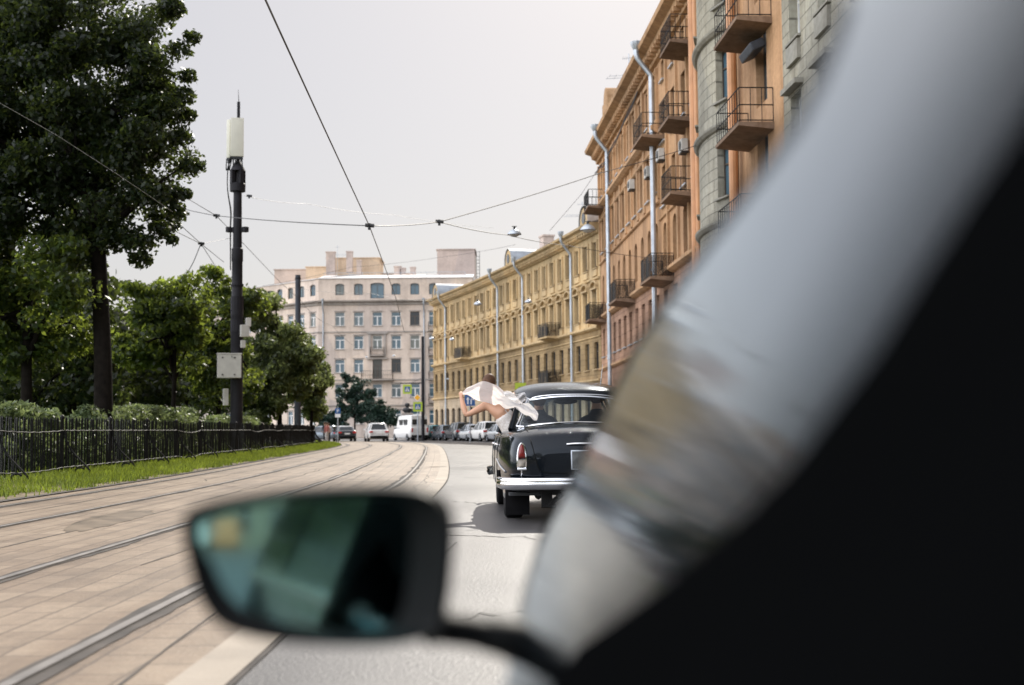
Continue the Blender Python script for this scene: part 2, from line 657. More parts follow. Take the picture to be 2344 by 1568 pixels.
# right pavement with a real kerb step
a, b = offset_curve(REF, -6.8), offset_curve(REF, -6.95)
mb = MB()
rows = []
for k in range(len(REF)):
    q = b[k]
    far = Vector((max(q.x + 9, 12), q.y, .14))
    rows.append([a[k] + Vector((0, 0, -.02)), a[k] + Vector((0, 0, .13)), b[k] + Vector((0, 0, .14)), far])
mb.grid(rows[:96])
tag(mb.build('pavement', M_side), kind='structure')
mb = MB()
mb.quad((-60, 150, .0), (30, 150, .0), (30, 176, .0), (-60, 176, .0))
tag(mb.build('far_square_paving', M_asph), kind='structure')


def rail(off):
    a = offset_curve(REF, off)
    n1 = [(-.075, .006), (-.075, .0085), (-.035, .0085), (-.035, .016), (.035, .016), (.035, .0085), (.10, .0085), (.10, .006)]
    return a, n1


for off in (.88, 2.40, 4.38, 5.90):
    c = [offset_curve(REF, off + q) for q in (-.028, .028)]
    mb = MB()
    mb.grid([[c[0][k] + Vector((0, 0, .006)), c[0][k] + Vector((0, 0, .018)), c[1][k] + Vector((0, 0, .018)), c[1][k] + Vector((0, 0, .006))] for k in range(len(REF))])
    tag(mb.build('tram_rail', M_railst), kind='structure')
    rng_ = random.Random(int(off * 100))
    fine = smooth_pts(REF[8:], 12)
    for side in (-1, 1):
        rows = []
        w = .03
        for k, p in enumerate(fine):
            t = (fine[min(k + 1, len(fine) - 1)] - fine[max(k - 1, 0)]).normalized()
            nn = Vector((-t.y, t.x, 0))
            w = max(.012, min(.085, w + rng_.gauss(0, .012))) * .97 + .03 * .035
            e = off + side * .030
            rows.append([p + nn * e + Vector((0, 0, .0085)), p + nn * (e + side * (w + (.02 if side > 0 else 0))) + Vector((0, 0, .0085))])
        mb = MB()
        mb.grid(rows)
        tag(mb.build('rail_groove', M_groove), kind='structure')


def path_dist_ok(x, y):
    return True


# wear on the road: repair patches, sealed cracks, a wet patch on the tram bed
def blob(name, pts, z, m, seed=1, wob=.08):
    rg = random.Random(seed)
    c = sum((Vector(p) for p in pts), Vector()) / len(pts)
    q = [p + (p - c) * rg.uniform(-wob, wob) for p in smooth_pts(pts, 6, closed=True)]
    mb = MB()
    mb.add([Vector((p.x, p.y, z)) for p in q], [tuple(range(len(q)))])
    return tag(mb.build(name, m), kind='structure')


M_patch = mat('asphalt_patch', (.050, .049, .050), .55, 0, .3, 2.5, .5, 90)
M_seal = mat('bitumen_seal', (.022, .021, .021), .6, 0, .4, 5)
M_wet = mat('wet_paving', (.17, .130, .092), .4, 0, .6, 2.5, .4, 14)
blob('road_patch', [(-.6, 34, 0), (1.6, 34.5, 0), (1.4, 39, 0), (-.8, 38, 0)], .003, M_patch, 4, .03)
blob('wet_patch', [G(150, 1212), G(230, 1180), G(330, 1168), G(352, 1174), G(300, 1192), G(200, 1214)], .0075, M_wet, 5, .12)
rg_ = random.Random(12)
for (a, b) in (((-1.0, 27.5), (1.2, 26.6)), ((-.9, 18.5), (-.2, 17.8)), ((-.75, 12.6), (.2, 12.2)), ((-.4, 31), (.1, 22)), ((-1.0, 6.6), (.05, 7.4)), ((-1.3, 44), (2.0, 42)), ((-.5, 11.8), (-.85, 7.0))):
    pts = [Vector((a[0], a[1], 0)).lerp(Vector((b[0], b[1], 0)), i / 14) + Vector((rg_.gauss(0, .03), rg_.gauss(0, .08), 0)) for i in range(15)]
    mb = MB()
    mb.grid([[p + Vector((-.012, -.02, .0035)), p + Vector((.012, .02, .0035))] for p in pts])
    tag(mb.build('road_crack', M_seal), kind='structure')
for k, (d, w, s0, s1) in enumerate(((1.62, .02, 8, 30), (3.35, .03, 9, 40), (3.42, .015, 20, 60), (5.1, .03, 14, 60), (.45, .02, 4, 30), (1.2, .015, 10, 22), (2.0, .02, 16, 45))):
    pts = []
    for i, p in enumerate(REF):
        if s0 < p.y < s1:
            t = (REF[min(i + 1, len(REF) - 1)] - REF[i - 1]).normalized()
            pts.append(p + Vector((-t.y, t.x, 0)) * (d + rg_.gauss(0, .05)))
    pts = smooth_pts(pts, 6)
    mb = MB()
    mb.grid([[p + Vector((-w * .5 * rg_.random(), 0, .0072)), p + Vector((w * .5 * rg_.random() + .003, 0, .0072))] for p in pts])
    tag(mb.build('paving_crack', M_groove), kind='structure')

# grass blades on the verge
def blades(name, rng, n, where, hmin, hmax, wid, m, label, cat):
    V = np.zeros((n * 3, 3), np.float32)
    for i in range(n):
        x, y, z = where(rng)
        h = rng.uniform(hmin, hmax)
        a = rng.uniform(0, math.tau)
        w = wid * rng.uniform(.6, 1.4)
        lx, ly = rng.gauss(0, .35) * h, rng.gauss(0, .35) * h
        V[3 * i] = (x - math.cos(a) * w, y - math.sin(a) * w, z)
        V[3 * i + 1] = (x + math.cos(a) * w, y + math.sin(a) * w, z)
        V[3 * i + 2] = (x + lx, y + ly, z + h)
    me = bpy.data.meshes.new(name)
    me.vertices.add(n * 3)
    me.vertices.foreach_set('co', V.ravel())
    me.loops.add(n * 3)
    me.loops.foreach_set('vertex_index', np.arange(n * 3, dtype=np.int32))
    me.polygons.add(n)
    me.polygons.foreach_set('loop_start', np.arange(0, n * 3, 3, dtype=np.int32))
    me.materials.append(m)
    me.update(calc_edges=True)
    o = bpy.data.objects.new(name, me)
    COL.objects.link(o)
    tag(o, label, cat, None, 'stuff')
    return o


_in, _out = offset_curve(REF, 8.3), offset_curve(REF, 6.42)


def verge_pt(rng):
    t = rng.random() ** .8
    k = 17 + t * (80 - 17)
    i = int(k)
    f = k - i
    s = rng.random()
    ragged = .10 + .10 * math.sin(i * 1.7 + f * 2) + .07 * math.sin(k * 5.1)
    if s > 1 - ragged and rng.random() < .85:
        s *= .85
    p = _in[i].lerp(_in[i + 1], f).lerp(_out[i].lerp(_out[i + 1], f), s)
    return p.x, p.y, .15 + (.012 - .15) * s


blades('grass', random.Random(3), 60000, verge_pt, .05, .16, .012, M_grass, 'sunlit green grass verge along the foot of the iron fence', 'grass')
_lawn0 = offset_curve(REF, 8.5)


def lawn_pt(rng):
    k = 20 + rng.random() * 40
    i = int(k)
    p = _lawn0[i].lerp(_lawn0[i + 1], k - i)
    d = rng.random() * 9
    return p.x - d, p.y + d * .25, .16


blades('lawn_grass', random.Random(4), 24000, lawn_pt, .06, .16, .016, M_grass, 'green lawn grass seen through the iron fence under the trees', 'grass')


# ================================================================== BUILDINGS
class Path:
    def __init__(s, x, y, h0, h1=None, L=60.0):
        s.L = L
        n = 400
        s.ds = L / n
        s.pts = [(x, y, R_(h0))]
        h1 = h0 if h1 is None else h1
        for i in range(1, n + 1):
            h = R_(h0 + (h1 - h0) * i / n)
            s.pts.append((s.pts[-1][0] - math.sin(h) * s.ds, s.pts[-1][1] + math.cos(h) * s.ds, h))

    def at(s, q):
        k = max(0, min(len(s.pts) - 1.001, q / s.ds))
        i = int(k)
        f = k - i
        a, b = s.pts[i], s.pts[i + 1]
        ex = q - max(0, min(s.L, q))
        h = a[2] + (b[2] - a[2]) * f
        return a[0] + (b[0] - a[0]) * f - math.sin(h) * ex, a[1] + (b[1] - a[1]) * f + math.cos(h) * ex, h

    def p(s, q, d, z):
        x, y, h = s.at(q)
        return Vector((x - math.cos(h) * d, y - math.sin(h) * d, z))

    def s_at_u(s, u, v=780):
        """arc position where the pixel column u crosses the wall"""
        best = None
        r = ray(u, v)
        for i, a in enumerate(s.pts):
            e = abs(a[0] - r.x * a[1])
            if best is None or e < best[0]:
                best = (e, i * s.ds)
        return best[1]

    def sweep(s, mb, prof, s0, s1, n=None, cap=True):
        n = n or max(1, int((s1 - s0) / 2.5))
        rows = [[s.p(s0 + (s1 - s0) * i / n, d, z) for (d, z) in prof] for i in range(n + 1)]
        mb.grid(rows)
        if cap:
            m = len(prof)
            mb.add(rows[0], [tuple(range(m))])
            mb.add(rows[-1], [tuple(range(m))[::-1]])


def arch_pts(x0, x1, zs, rise, n=8):
    c, r = (x0 + x1) / 2, (x1 - x0) / 2
    return [(c + r * math.cos(q), zs + rise * math.sin(q)) for q in [math.pi * i / n for i in range(n + 1)]]


def wall_cell(mb, path, s0, s1, z0, z1, op, depth=.24, mi=0, mrev=None):
    """one bay of one storey; op = None or (sc, w, zs, zt, rise)"""
    mrev = mi if mrev is None else mrev

    def q(a, b, c, d, k=mi):
        mb.cur = k
        mb.quad(path.p(a[0], 0, a[1]), path.p(b[0], 0, b[1]), path.p(c[0], 0, c[1]), path.p(d[0], 0, d[1]), uv=[a, b, c, d])
    if op is None:
        q((s0, z0), (s1, z0), (s1, z1), (s0, z1))
        return
    sc, w, zs, zt, rise = op
    a, b = sc - w / 2, sc + w / 2
    q((s0, z0), (a, z0), (a, z1), (s0, z1))
    q((b, z0), (s1, z0), (s1, z1), (b, z1))
    if zs > z0 + .01:
        q((a, z0), (b, z0), (b, zs), (a, zs))
    mb.cur = mrev
    P_ = path.p
    if rise:
        sp = zt - rise
        ar = arch_pts(a, b, sp, rise, 8)
        for i in range(len(ar) - 1):
            mb.quad(P_(ar[i][0], 0, ar[i][1]), P_(ar[i][0], 0, z1), P_(ar[i + 1][0], 0, z1), P_(ar[i + 1][0], 0, ar[i + 1][1]),
                    uv=[ar[i], (ar[i][0], z1), (ar[i + 1][0], z1), ar[i + 1]])
            mb.quad(P_(ar[i][0], 0, ar[i][1]), P_(ar[i + 1][0], 0, ar[i + 1][1]), P_(ar[i + 1][0], -depth, ar[i + 1][1]), P_(ar[i][0], -depth, ar[i][1]))
        zt2 = sp
    else:
        q((a, zt), (b, zt), (b, z1), (a, z1))
        mb.cur = mrev
        mb.quad(P_(a, 0, zt), P_(b, 0, zt), P_(b, -depth, zt), P_(a, -depth, zt))
        zt2 = zt
    mb.quad(P_(a, 0, zs), P_(a, 0, zt2), P_(a, -depth, zt2), P_(a, -depth, zs))
    mb.quad(P_(b, 0, zs), P_(b, -depth, zs), P_(b, -depth, zt2), P_(b, 0, zt2))
    mb.quad(P_(a, 0, zs), P_(a, -depth, zs), P_(b, -depth, zs), P_(b, 0, zs))


WIN = {}


def window_proto(w, h, style, rise=0.0, depth=.24, frame=None, pane=None, sill=None, extra=()):
    """local: x along the wall, y outward, z up; origin at sill centre on the wall plane. Returns (window, [children])"""
    key = (round(w, 2), round(h, 2), style, round(rise, 2), frame.name, pane.name, sill.name if sill else None, tuple(e[0] for e in extra))
    if key in WIN:
        return WIN[key]
    y0, y1 = -depth - .01, -depth + .07
    t = .065
    f = MB()
    sp = h - rise
    f.box((-w / 2 + t / 2, (y0 + y1) / 2, sp / 2), (t, y1 - y0, sp))
    f.box((w / 2 - t / 2, (y0 + y1) / 2, sp / 2), (t, y1 - y0, sp))
    f.box((0, (y0 + y1) / 2, t / 2), (w - 2 * t, y1 - y0, t))
    if rise:
        a0, a1 = arch_pts(-w / 2, w / 2, sp, rise, 10), arch_pts(-w / 2 + t, w / 2 - t, sp, rise - t, 10)
        for i in range(10):
            f.add([Vector((a0[i][0], y1, a0[i][1])), Vector((a0[i + 1][0], y1, a0[i + 1][1])), Vector((a1[i + 1][0], y1, a1[i + 1][1])), Vector((a1[i][0], y1, a1[i][1]))], [(0, 1, 2, 3)])
        f.box((0, (y0 + y1) / 2, sp), (w - 2 * t, y1 - y0 - .01, t * .8))
        f.box((0, (y0 + y1) / 2, sp / 2), (t * .8, y1 - y0 - .01, sp - t))
    else:
        f.box((0, (y0 + y1) / 2, h - t / 2), (w - 2 * t, y1 - y0, t))
        if style == 'T':                       # transom with two casements under it
            zt = h * .68
            f.box((0, (y0 + y1) / 2, zt), (w - 2 * t, y1 - y0 - .01, .09))
            f.box((0, (y0 + y1) / 2, (t + zt) / 2), (.14, y1 - y0 - .012, zt - t))
        elif style == 'plus':
            zt = h * .66
            f.box((0, (y0 + y1) / 2, zt), (w - 2 * t, y1 - y0 - .01, .06))
            f.box((0, (y0 + y1) / 2, h / 2), (.06, y1 - y0 - .012, h - 2 * t))
        elif style == 'shop':
            zt = h * .74
            f.box((0, (y0 + y1) / 2, zt), (w - 2 * t, y1 - y0 - .01, .08))
    g = MB()
    yp = -depth + .02
    if rise:
        g.add([Vector((x, yp, z)) for x, z in [(-w / 2, 0), (w / 2, 0)] + arch_pts(-w / 2, w / 2, sp, rise, 10)], [tuple(range(13))])
    else:
        g.quad((-w / 2, yp, 0), (w / 2, yp, 0), (w / 2, yp, h), (-w / 2, yp, h))
    ch = [('pane', g, pane)]
    if sill:
        s_ = MB()
        s_.box((0, .03, -.05), (w + .22, .2, .07))
        ch.append(('sill', s_, sill))
    for nm, boxes, em in extra:
        e_ = MB()
        for c, d in boxes:
            e_.box(c, d)
        ch.append((nm, e_, em))
    WIN[key] = (f, ch, frame, {})
    return WIN[key]


def put_window(proto, root, path, sc, zs, extra=None):
    f, ch, fm, cache = proto
    x, y, h = path.at(sc)
    loc = Vector((x, y, zs)) - root.location
    if 'w' not in cache:
        cache['w'] = f.build('window', fm, None)
        o = cache['w']
        o.parent = root
        cache['c'] = []
        for nm, g, m in ch:
            c = g.build(nm, m, None, local=True)
            c.parent = o
            cache['c'].append(c)
        o.location, o.rotation_euler = loc, (0, 0, h + math.pi / 2)
        return o
    o = link_copy(cache['w'], root, loc, h + math.pi / 2)
    for c in cache['c']:
        link_copy(c, o)
    return o


def downpipe(root, path, s, z0, z1, d, r, m, kink=.55):
    mb = MB()
    pts = [path.p(s, d, z0 + .1), path.p(s, d, z1 - 1.6), path.p(s, d + .02, z1 - 1.3), path.p(s, d + kink * .9, z1 - .45), path.p(s, d + kink, z1 - .2), path.p(s, d + kink, z1 + .05)]
    mb.tube(pts, [r, r, r, r, r * 1.1, r * 1.1], 8)
    mb.lathe([(r * 1.1, 0), (r * 2.1, .25), (r * 2.3, .42)], 8, Matrix.Translation(path.p(s, d + kink, z1)))
    for z in (z0 + 2, z0 + 5.5, z0 + 9):
        if z < z1 - 2:
            mb.lathe([(r * 1.35, -.05), (r * 1.35, .05)], 8, Matrix.Translation(path.p(s, d, z)))
    return mb.build('downpipe', m, root, smooth=30)


def balcony(root, path, s, z, w, dep, h, mslab, mrail, boxy=False, bars=9):
    mb = MB()
    path.sweep(mb, [(.0, z - .24), (dep * .9, z - .13), (dep, z - .12), (dep, z), (0, z)], s - w / 2, s + w / 2, 1)
    slab = mb.build('balcony', mslab, root)
    rb = MB()
    e = .05
    A = [(s - w / 2 + e, .02), (s - w / 2 + e, dep - e), (s + w / 2 - e, dep - e), (s + w / 2 - e, .02)]
    for zz in ((z + .06, z + h * .5, z + h) if not boxy else (z + .06, z + h)):
        rb.tube([path.p(q, d, zz) for q, d in A], .022, 5)
    seg = []
    for (q0, d0), (q1, d1), n in ((A[0], A[1], max(2, int(bars * dep / w))), (A[1], A[2], bars), (A[2], A[3], max(2, int(bars * dep / w)))):
        for i in range(n + 1):
            q, d = q0 + (q1 - q0) * i / n, d0 + (d1 - d0) * i / n
            rb.tube([path.p(q, d, z), path.p(q, d, z + h)], .013, 4, cap=False)
    if boxy:                                   # close-set ornamental ironwork reads nearly solid
        for (q0, d0), (q1, d1) in zip(A[:-1], A[1:]):
            n = 14
            for i in range(n):
                a, b = i / n, (i + .62) / n
                rb.quad(path.p(q0 + (q1 - q0) * a, d0 + (d1 - d0) * a, z + .1), path.p(q0 + (q1 - q0) * b, d0 + (d1 - d0) * b, z + .1),
                        path.p(q0 + (q1 - q0) * b, d0 + (d1 - d0) * b, z + h - .08), path.p(q0 + (q1 - q0) * a, d0 + (d1 - d0) * a, z + h - .08))
    r = rb.build('railing', mrail, None)
    r.parent = slab
    me = r.data
    off = root.location
    me.transform(Matrix.Translation(-off))
    return slab


def roof_solid(root, path, s0, s1, zb, d0, zt, d1, m, name='roof', back=-13, zbk=None):
    mb = MB()
    path.sweep(mb, [(d0, zb), (d1, zt), (back, zt + .3), (back, zb)], s0, s1)
    return mb.build(name, m, root)


def end_walls(root, path, s0, s1, z, m, back=-13):
    mb = MB()
    for s in (s0, s1):
        mb.quad(path.p(s, 0, 0), path.p(s, back, 0), path.p(s, back, z), path.p(s, 0, z))
    mb.quad(path.p(s0, back, 0), path.p(s1, back, 0), path.p(s1, back, z), path.p(s0, back, z))
    return mb.build('end_wall', m, root)


def air_con(root, path, s, z, d=.1, w=.8, h=.55):
    x, y, hd = path.at(s)
    Mx = Matrix.Rotation(hd + math.pi / 2, 3, 'Z')
    mb = MB()
    mb.box(path.p(s, d + .17, z), (w, .3, h), Mx, .02)
    o = mb.build('air_conditioner', M_box, root)
    f = MB()
    f.lathe([(.2, 0), (.2, .02)], 12, Matrix.Translation(path.p(s - .12, d + .335, z)) @ (Mx @ Matrix.Rotation(-math.pi / 2, 3, 'X')).to_4x4())
    f.box(path.p(s, d + .14, z - h / 2 - .04), (w * .9, .34, .04), Mx)
    fo = f.build('fan_grille', M_dark, o)
    return o


def aerial(root, p, h, kind='tv_aerial'):
    mb = MB()
    mb.tube([p, p + Vector((0, 0, h))], .03, 5)
    for k, (zz, L) in enumerate(((h * .62, 1.5), (h * .66, 1.3), (h * .93, .4))):
        mb.tube([p + Vector((-L, .2, zz)), p + Vector((L, -.2, zz))], .014, 4)
        for i in range(-3, 4):
            c = p + Vector((L * i / 3.2, 0, zz))
            mb.tube([c + Vector((0, -.3, 0)), c + Vector((0, .3, 0))], .01, 4)
    return mb.build(kind, M_zinc, root)


def chimney(root, p, w, d, h, m, rot=0):
    mb = MB()
    Mx = Matrix.Rotation(rot, 3, 'Z')
    p = Vector(p)
    mb.box(p + Vector((0, 0, h / 2)), (w, d, h), Mx)
    mb.box(p + Vector((0, 0, h + .08)), (w * 1.14, d * 1.14, .16), Mx)
    o = mb.build('chimney', m, root)
    return o
M_yel = stucco('yellow_plaster', (.56, .42, .235), .5)
M_yel2 = stucco('yellow_plaster_mouldings', (.60, .455, .26), .45)
M_yelr = stucco('brown_rusticated_plaster', (.40, .29, .155), .3, True, .55, .95, .40)
M_yelg = stucco('beige_ground_floor_plaster', (.56, .45, .31), .3, True, .7, 1.2, .5)
M_ora = stucco('orange_plaster', (.53, .325, .18), .55)
M_ora2 = stucco('orange_plaster_mouldings', (.56, .36, .205), .5)
M_orag = stucco('pinkish_rusticated_plaster', (.50, .31, .21), .3, True, .55, 1.1, .45)
M_gra = stucco('grey_green_render', (.42, .405, .33), .3, True, .45, 1.3, .42)
M_gra2 = stucco('grey_green_mouldings', (.34, .33, .28), .3)
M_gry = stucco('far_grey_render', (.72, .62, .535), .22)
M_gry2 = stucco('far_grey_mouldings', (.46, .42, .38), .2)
M_pink = stucco('pale_pink_render', (.60, .50, .44), .15)
M_beige = stucco('pale_beige_render', (.66, .52, .38), .15)
M_slab = stucco('stained_balcony_slab', (.26, .18, .125), .5)
M_opipe = mat('orange_pipe_paint', (.52, .26, .12), .5, .1, .15, 1.5)

# ---------------------------------------------------------------- yellow curved house
yroot = empty('apartment_building', (6.2, 90, 0), 'long curved yellow stucco apartment house with brown lower storey and grey downpipes', 'building')
yp = Path(6.2, 90, 12.5, 18.5, 56)
ms = [M_yel, M_yelr, M_yelg, M_yel2]
floors = [(0, 4.3, 'g'), (4.3, 7.95, 'r'), (7.95, 11.5, 'h'), (11.5, 14.75, 't')]
wy = {'g': (1.3, .75, 3.3), 'r': (1.1, 5.2, 7.1), 'h': (1.08, 8.75, 10.75), 't': (1.08, 12.35, 14.2)}
mb = MB()
nb = 24
cw = yp.L / nb
hood = MB()
for (x0, x1, zz, zw) in ((-.72, .72, 2.12, .12),):
    hood.box((0, .12, zz), (1.5, .24, zw))
_a = arch_pts(-.72, .72, 2.18, .42, 10)
for i in range(10):
    p0, p1 = _a[i], _a[i + 1]
    q0, q1 = (p0[0] * 1.02, p0[1] + .12), (p1[0] * 1.02, p1[1] + .12)
    hood.add([(p0[0], .24, p0[1]), (p1[0], .24, p1[1]), (q1[0], .24, q1[1]), (q0[0], .24, q0[1]), (p0[0], 0, p0[1]), (p1[0], 0, p1[1]), (q1[0], 0, q1[1]), (q0[0], 0, q0[1])],
             [(0, 1, 2, 3), (0, 4, 5, 1), (3, 2, 6, 7)])
for k in range(nb):
    for (z0, z1, t) in floors:
        w, zs, zt = wy[t]
        sc = (k + .5) * cw
        door = t == 'g' and k % 5 == 2
        op = (sc, w, .15 if door else zs, zt, .35 if t == 'g' else 0)
        wall_cell(mb, yp, k * cw, (k + 1) * cw, z0, z1, op, mi={'g': 2, 'r': 1, 'h': 0, 't': 0}[t], mrev={'g': 2, 'r': 1, 'h': 3, 't': 3}[t])
        pr = window_proto(w, zt - op[2], {'g': 'shop', 'r': 'plus', 'h': 'plus', 't': 'plus'}[t], .35 if t == 'g' else 0, frame=M_fbrown, pane=M_pane,
                          sill=M_yel2 if t != 'g' else None)
        if t == 'h':
            key = 'yh'
            if key not in WIN:
                WIN[key] = (pr[0], pr[1] + [('hood_moulding', hood, M_yel2)], pr[2], {})
            pr = WIN[key]
        put_window(pr, yroot, yp, sc, op[2])
mb.build('wall', ms, yroot, fixn=False)
end_walls(yroot, yp, 0, yp.L, 14.7, M_yel)
mb = MB()
yp.sweep(mb, [(0, 14.7), (.18, 14.75), (.2, 14.95), (.5, 15.05), (.55, 15.2), (.8, 15.3), (.85, 15.45), (0, 15.5)], 0, yp.L)
mb.build('cornice', M_yel2, yroot)
for z, d, h in ((11.45, .16, .18), (7.9, .32, .3), (7.4, .1, .12), (4.25, .22, .22)):
    mb = MB()
    yp.sweep(mb, [(-.02, z), (d * .6, z + h * .2), (d, z + h * .5), (d, z + h), (-.02, z + h * 1.15)], 0, yp.L)
    mb.build('string_course', M_yel2, yroot)
mb = MB()                                       # modillions under the cornice and aprons under the top windows
for i in range(int(yp.L / .62)):
    s = .3 + i * .62
    x, y, h = yp.at(s)
    mb.box(yp.p(s, .3, 14.9), (.2, .5, .2), Matrix.Rotation(h + math.pi / 2, 3, 'Z'))
for k in range(nb):
    s = (k + .5) * cw
    x, y, h = yp.at(s)
    Mx = Matrix.Rotation(h + math.pi / 2, 3, 'Z')
    mb.box(yp.p(s, .04, 12.0), (1.2, .1, .45), Mx)
    mb.box(yp.p(s, .04, 8.45), (1.25, .1, .38), Mx)
    for e in (-.68, .68):
        mb.box(yp.p(s + e, .05, 13.35), (.2, .12, 1.9), Mx)
        mb.box(yp.p(s + e, .05, 9.8), (.22, .14, 2.0), Mx)
mb.build('ornament', M_yel2, yroot)
roof_solid(yroot, yp, 0, yp.L, 15.45, .75, 16.9, -5, M_roof)
for u in (1313, 1201, 1143, 1023):
    downpipe(yroot, yp, yp.s_at_u(u), 0, 15.4, .18, .1, M_zinc, .75)
for u, z in ((1071, 8.2), (1271, 8.2), (1271, 4.5)):
    balcony(yroot, yp, yp.s_at_u(u), z, 3.0, 1.1, 1.05, M_yel2, M_iron, boxy=True)


def dormer(u, r=1.15):
    s = yp.s_at_u(u)
    x, y, h = yp.at(s)
    Mx = Matrix.Rotation(h + math.pi / 2, 3, 'Z')
    a = arch_pts(-r, r, 0, r, 12)
    o = yp.p(s, .25, 15.5)
    mb = MB()
    rows = [[o + Mx @ Vector((x_, -q, z_ + .5)) for x_, z_ in [(-r, -.5)] + a[::-1] + [(r, -.5)]] for q in (0, 3.2)]
    mb.grid(rows)
    d = mb.build('dormer', M_zinc, yroot, smooth=30)
    f = MB()
    f.add([o + Mx @ Vector((x_ * .9, -.08, z_ * .9 + .5)) for x_, z_ in [(r, -.5)] + a + [(-r, -.5)]], [tuple(range(15))])
    fo = f.build('dormer_front', M_yel2, None)
    fo.parent = d
    fo.data.transform(Matrix.Translation(-yroot.location))
    g = MB()
    g.lathe([(.42, 0), (.42, .03)], 16, Matrix.Translation(o + Mx @ Vector((0, -.05, .75))) @ (Mx @ Matrix.Rotation(-math.pi / 2, 3, 'X')).to_4x4())
    go = g.build('pane', M_pane, None)
    go.parent = d
    go.data.transform(Matrix.Translation(-yroot.location))


for u in (1000, 1169, 1345):
    dormer(u)
for u, d, w, h in ((1157, -4, 1.3, 2.6), (1110, -3.5, 3.6, 1.7), (1213, -4.5, 3.2, 1.3), (1040, -5, 1.2, 1.6)):
    s = yp.s_at_u(u)
    chimney(yroot, yp.p(s, d, 16), w, 1.0, h, M_pink if u == 1157 else M_yel2, yp.at(s)[2] + math.pi / 2)
aerial(yroot, yp.p(yp.s_at_u(1255), -3, 16.3), 3.2)

# ---------------------------------------------------------------- orange house
oroot = empty('apartment_building', (8.1, 54.0, 0), 'tall orange stucco apartment house with arched windows and iron balconies beside the grey bay', 'building')
op_ = Path(8.1, 54.0, 3.0, 3.0, 35.8)
mo = [M_ora, M_orag, M_ora2]
fl_far = [(0, 5.0, 1, 1.3, 1.0, 3.6, 0), (5.0, 8.5, 1, 1.15, 5.9, 7.8, 0), (8.5, 12.4, 0, 1.05, 9.3, 11.5, .5), (12.4, 16.2, 0, 1.15, 13.05, 15.3, 0), (16.2, 19.6, 0, 1.0, 16.95, 18.9, 0)]
fl_near = [(0, 5.0, 1, 1.3, 1.0, 3.6, 0), (5.0, 8.5, 1, 1.15, 5.9, 7.8, 0), (8.5, 11.5, 0, 1.05, 8.95, 11.15, .5), (11.5, 14.7, 0, 1.15, 12.0, 14.0, 0), (14.7, 17.9, 0, 1.15, 15.2, 17.2, 0), (17.9, 19.6, 0, .8, 18.3, 19.3, 0)]
mb = MB()
bays = [(0.0 + i * 2.7, 2.7, fl_near) for i in range(4)] + [(10.8 + i * 2.4, 2.4, fl_far) for i in range(8)] + [(30.0 + i * 2.9, 2.9, fl_far) for i in range(2)]
for s0, bw, fl in bays:
    for (z0, z1, mi, w, zs, zt, rise) in fl:
        sc = s0 + bw / 2
        wall_cell(mb, op_, s0, s0 + bw, z0, z1, (sc, w, zs, zt, rise), mi=mi, mrev=mi, depth=.3)
        put_window(window_proto(w, zt - zs, 'plus', rise, .3, M_fbrown, M_pane, M_zinc if not rise else None), oroot, op_, sc, zs)
mb.build('wall', mo, oroot, fixn=False)
end_walls(oroot, op_, 0, op_.L, 19.5, M_ora)
mb = MB()
op_.sweep(mb, [(0, 19.5), (.2, 19.55), (.22, 19.75), (.5, 19.9), (.55, 20.1), (.95, 20.25), (1.0, 20.45), (0, 20.55)], 0, op_.L + .3)
mb.build('cornice', M_ora2, oroot)
for z, d, h, s0 in ((15.95, .4, .4, 10.8), (15.3, .12, .14, 10.8), (12.3, .14, .12, 10.8), (8.35, .35, .3, 0), (4.9, .25, .25, 0), (11.4, .1, .1, 0)):
    mb = MB()
    op_.sweep(mb, [(-.02, z), (d * .5, z + h * .2), (d, z + h * .55), (d, z + h), (-.02, z + h * 1.2)], s0, op_.L if s0 or z < 9 else 10.8)
    mb.build('string_course', M_ora2, oroot)
mb = MB()
for s0, bw, fl in bays:
    Mx = Matrix.Rotation(R_(93), 3, 'Z')
    for q in (0.1, bw - .1):
        if fl is fl_far:
            mb.box(op_.p(s0 + q, .06, 17.8), (.22, .16, 3.0), Mx)
            mb.box(op_.p(s0 + q, .04, 14.3), (.3, .1, 3.4), Mx)
    if fl is fl_far:
        mb.box(op_.p(s0 + bw / 2, .05, 19.15), (1.2, .14, .22), Mx)
        mb.box(op_.p(s0 + bw / 2, .03, 16.6), (1.2, .08, .4), Mx)
    else:
        mb.box(op_.p(s0 + .12, .05, 14), (.25, .14, 10.5), Mx)
for i in range(int(op_.L / .7)):
    mb.box(op_.p(.35 + i * .7, .32, 19.82), (.22, .5, .22), Mx)
mb.build('ornament', M_ora2, oroot)
roof_solid(oroot, op_, 0, op_.L + .3, 20.45, .9, 22.0, -5, M_roof)
for u in (1405, 1513):
    downpipe(oroot, op_, op_.s_at_u(u), 0, 20.3, .3, .13, M_zinc, .75)
mb = MB()
mb.tube([op_.p(.35, .25, 0), op_.p(.35, .25, 26)], .19, 10)
mb.tube([op_.p(-.15, .22, 0), op_.p(-.15, .22, 26)], .13, 10)
mb.build('downpipe', M_opipe, oroot, smooth=30)
for u, z, w, bx in ((1516, 15.5, 3.0, 0), (1585, 14.55, 2.6, 0), (1587, 11.2, 2.6, 0), (1592, 17.75, 2.6, 0), (1376, 16.1, 3.0, 0), (1380, 8.4, 2.6, 1), (1446, 8.4, 3.2, 1), (1532, 8.2, 3.2, 1)):
    s = min(op_.s_at_u(u), op_.L - 1.4)
    balcony(oroot, op_, s, z, w, 1.15, 1.1, M_slab, M_iron, boxy=bool(bx), bars=12)
for u, z in ((1530, 14.4), (1585, 13.5), (1460, 14.8), (1500, 14.3)):
    air_con(oroot, op_, op_.s_at_u(u), z)
mb = MB()
Mx = Matrix.Rotation(R_(93), 3, 'Z')
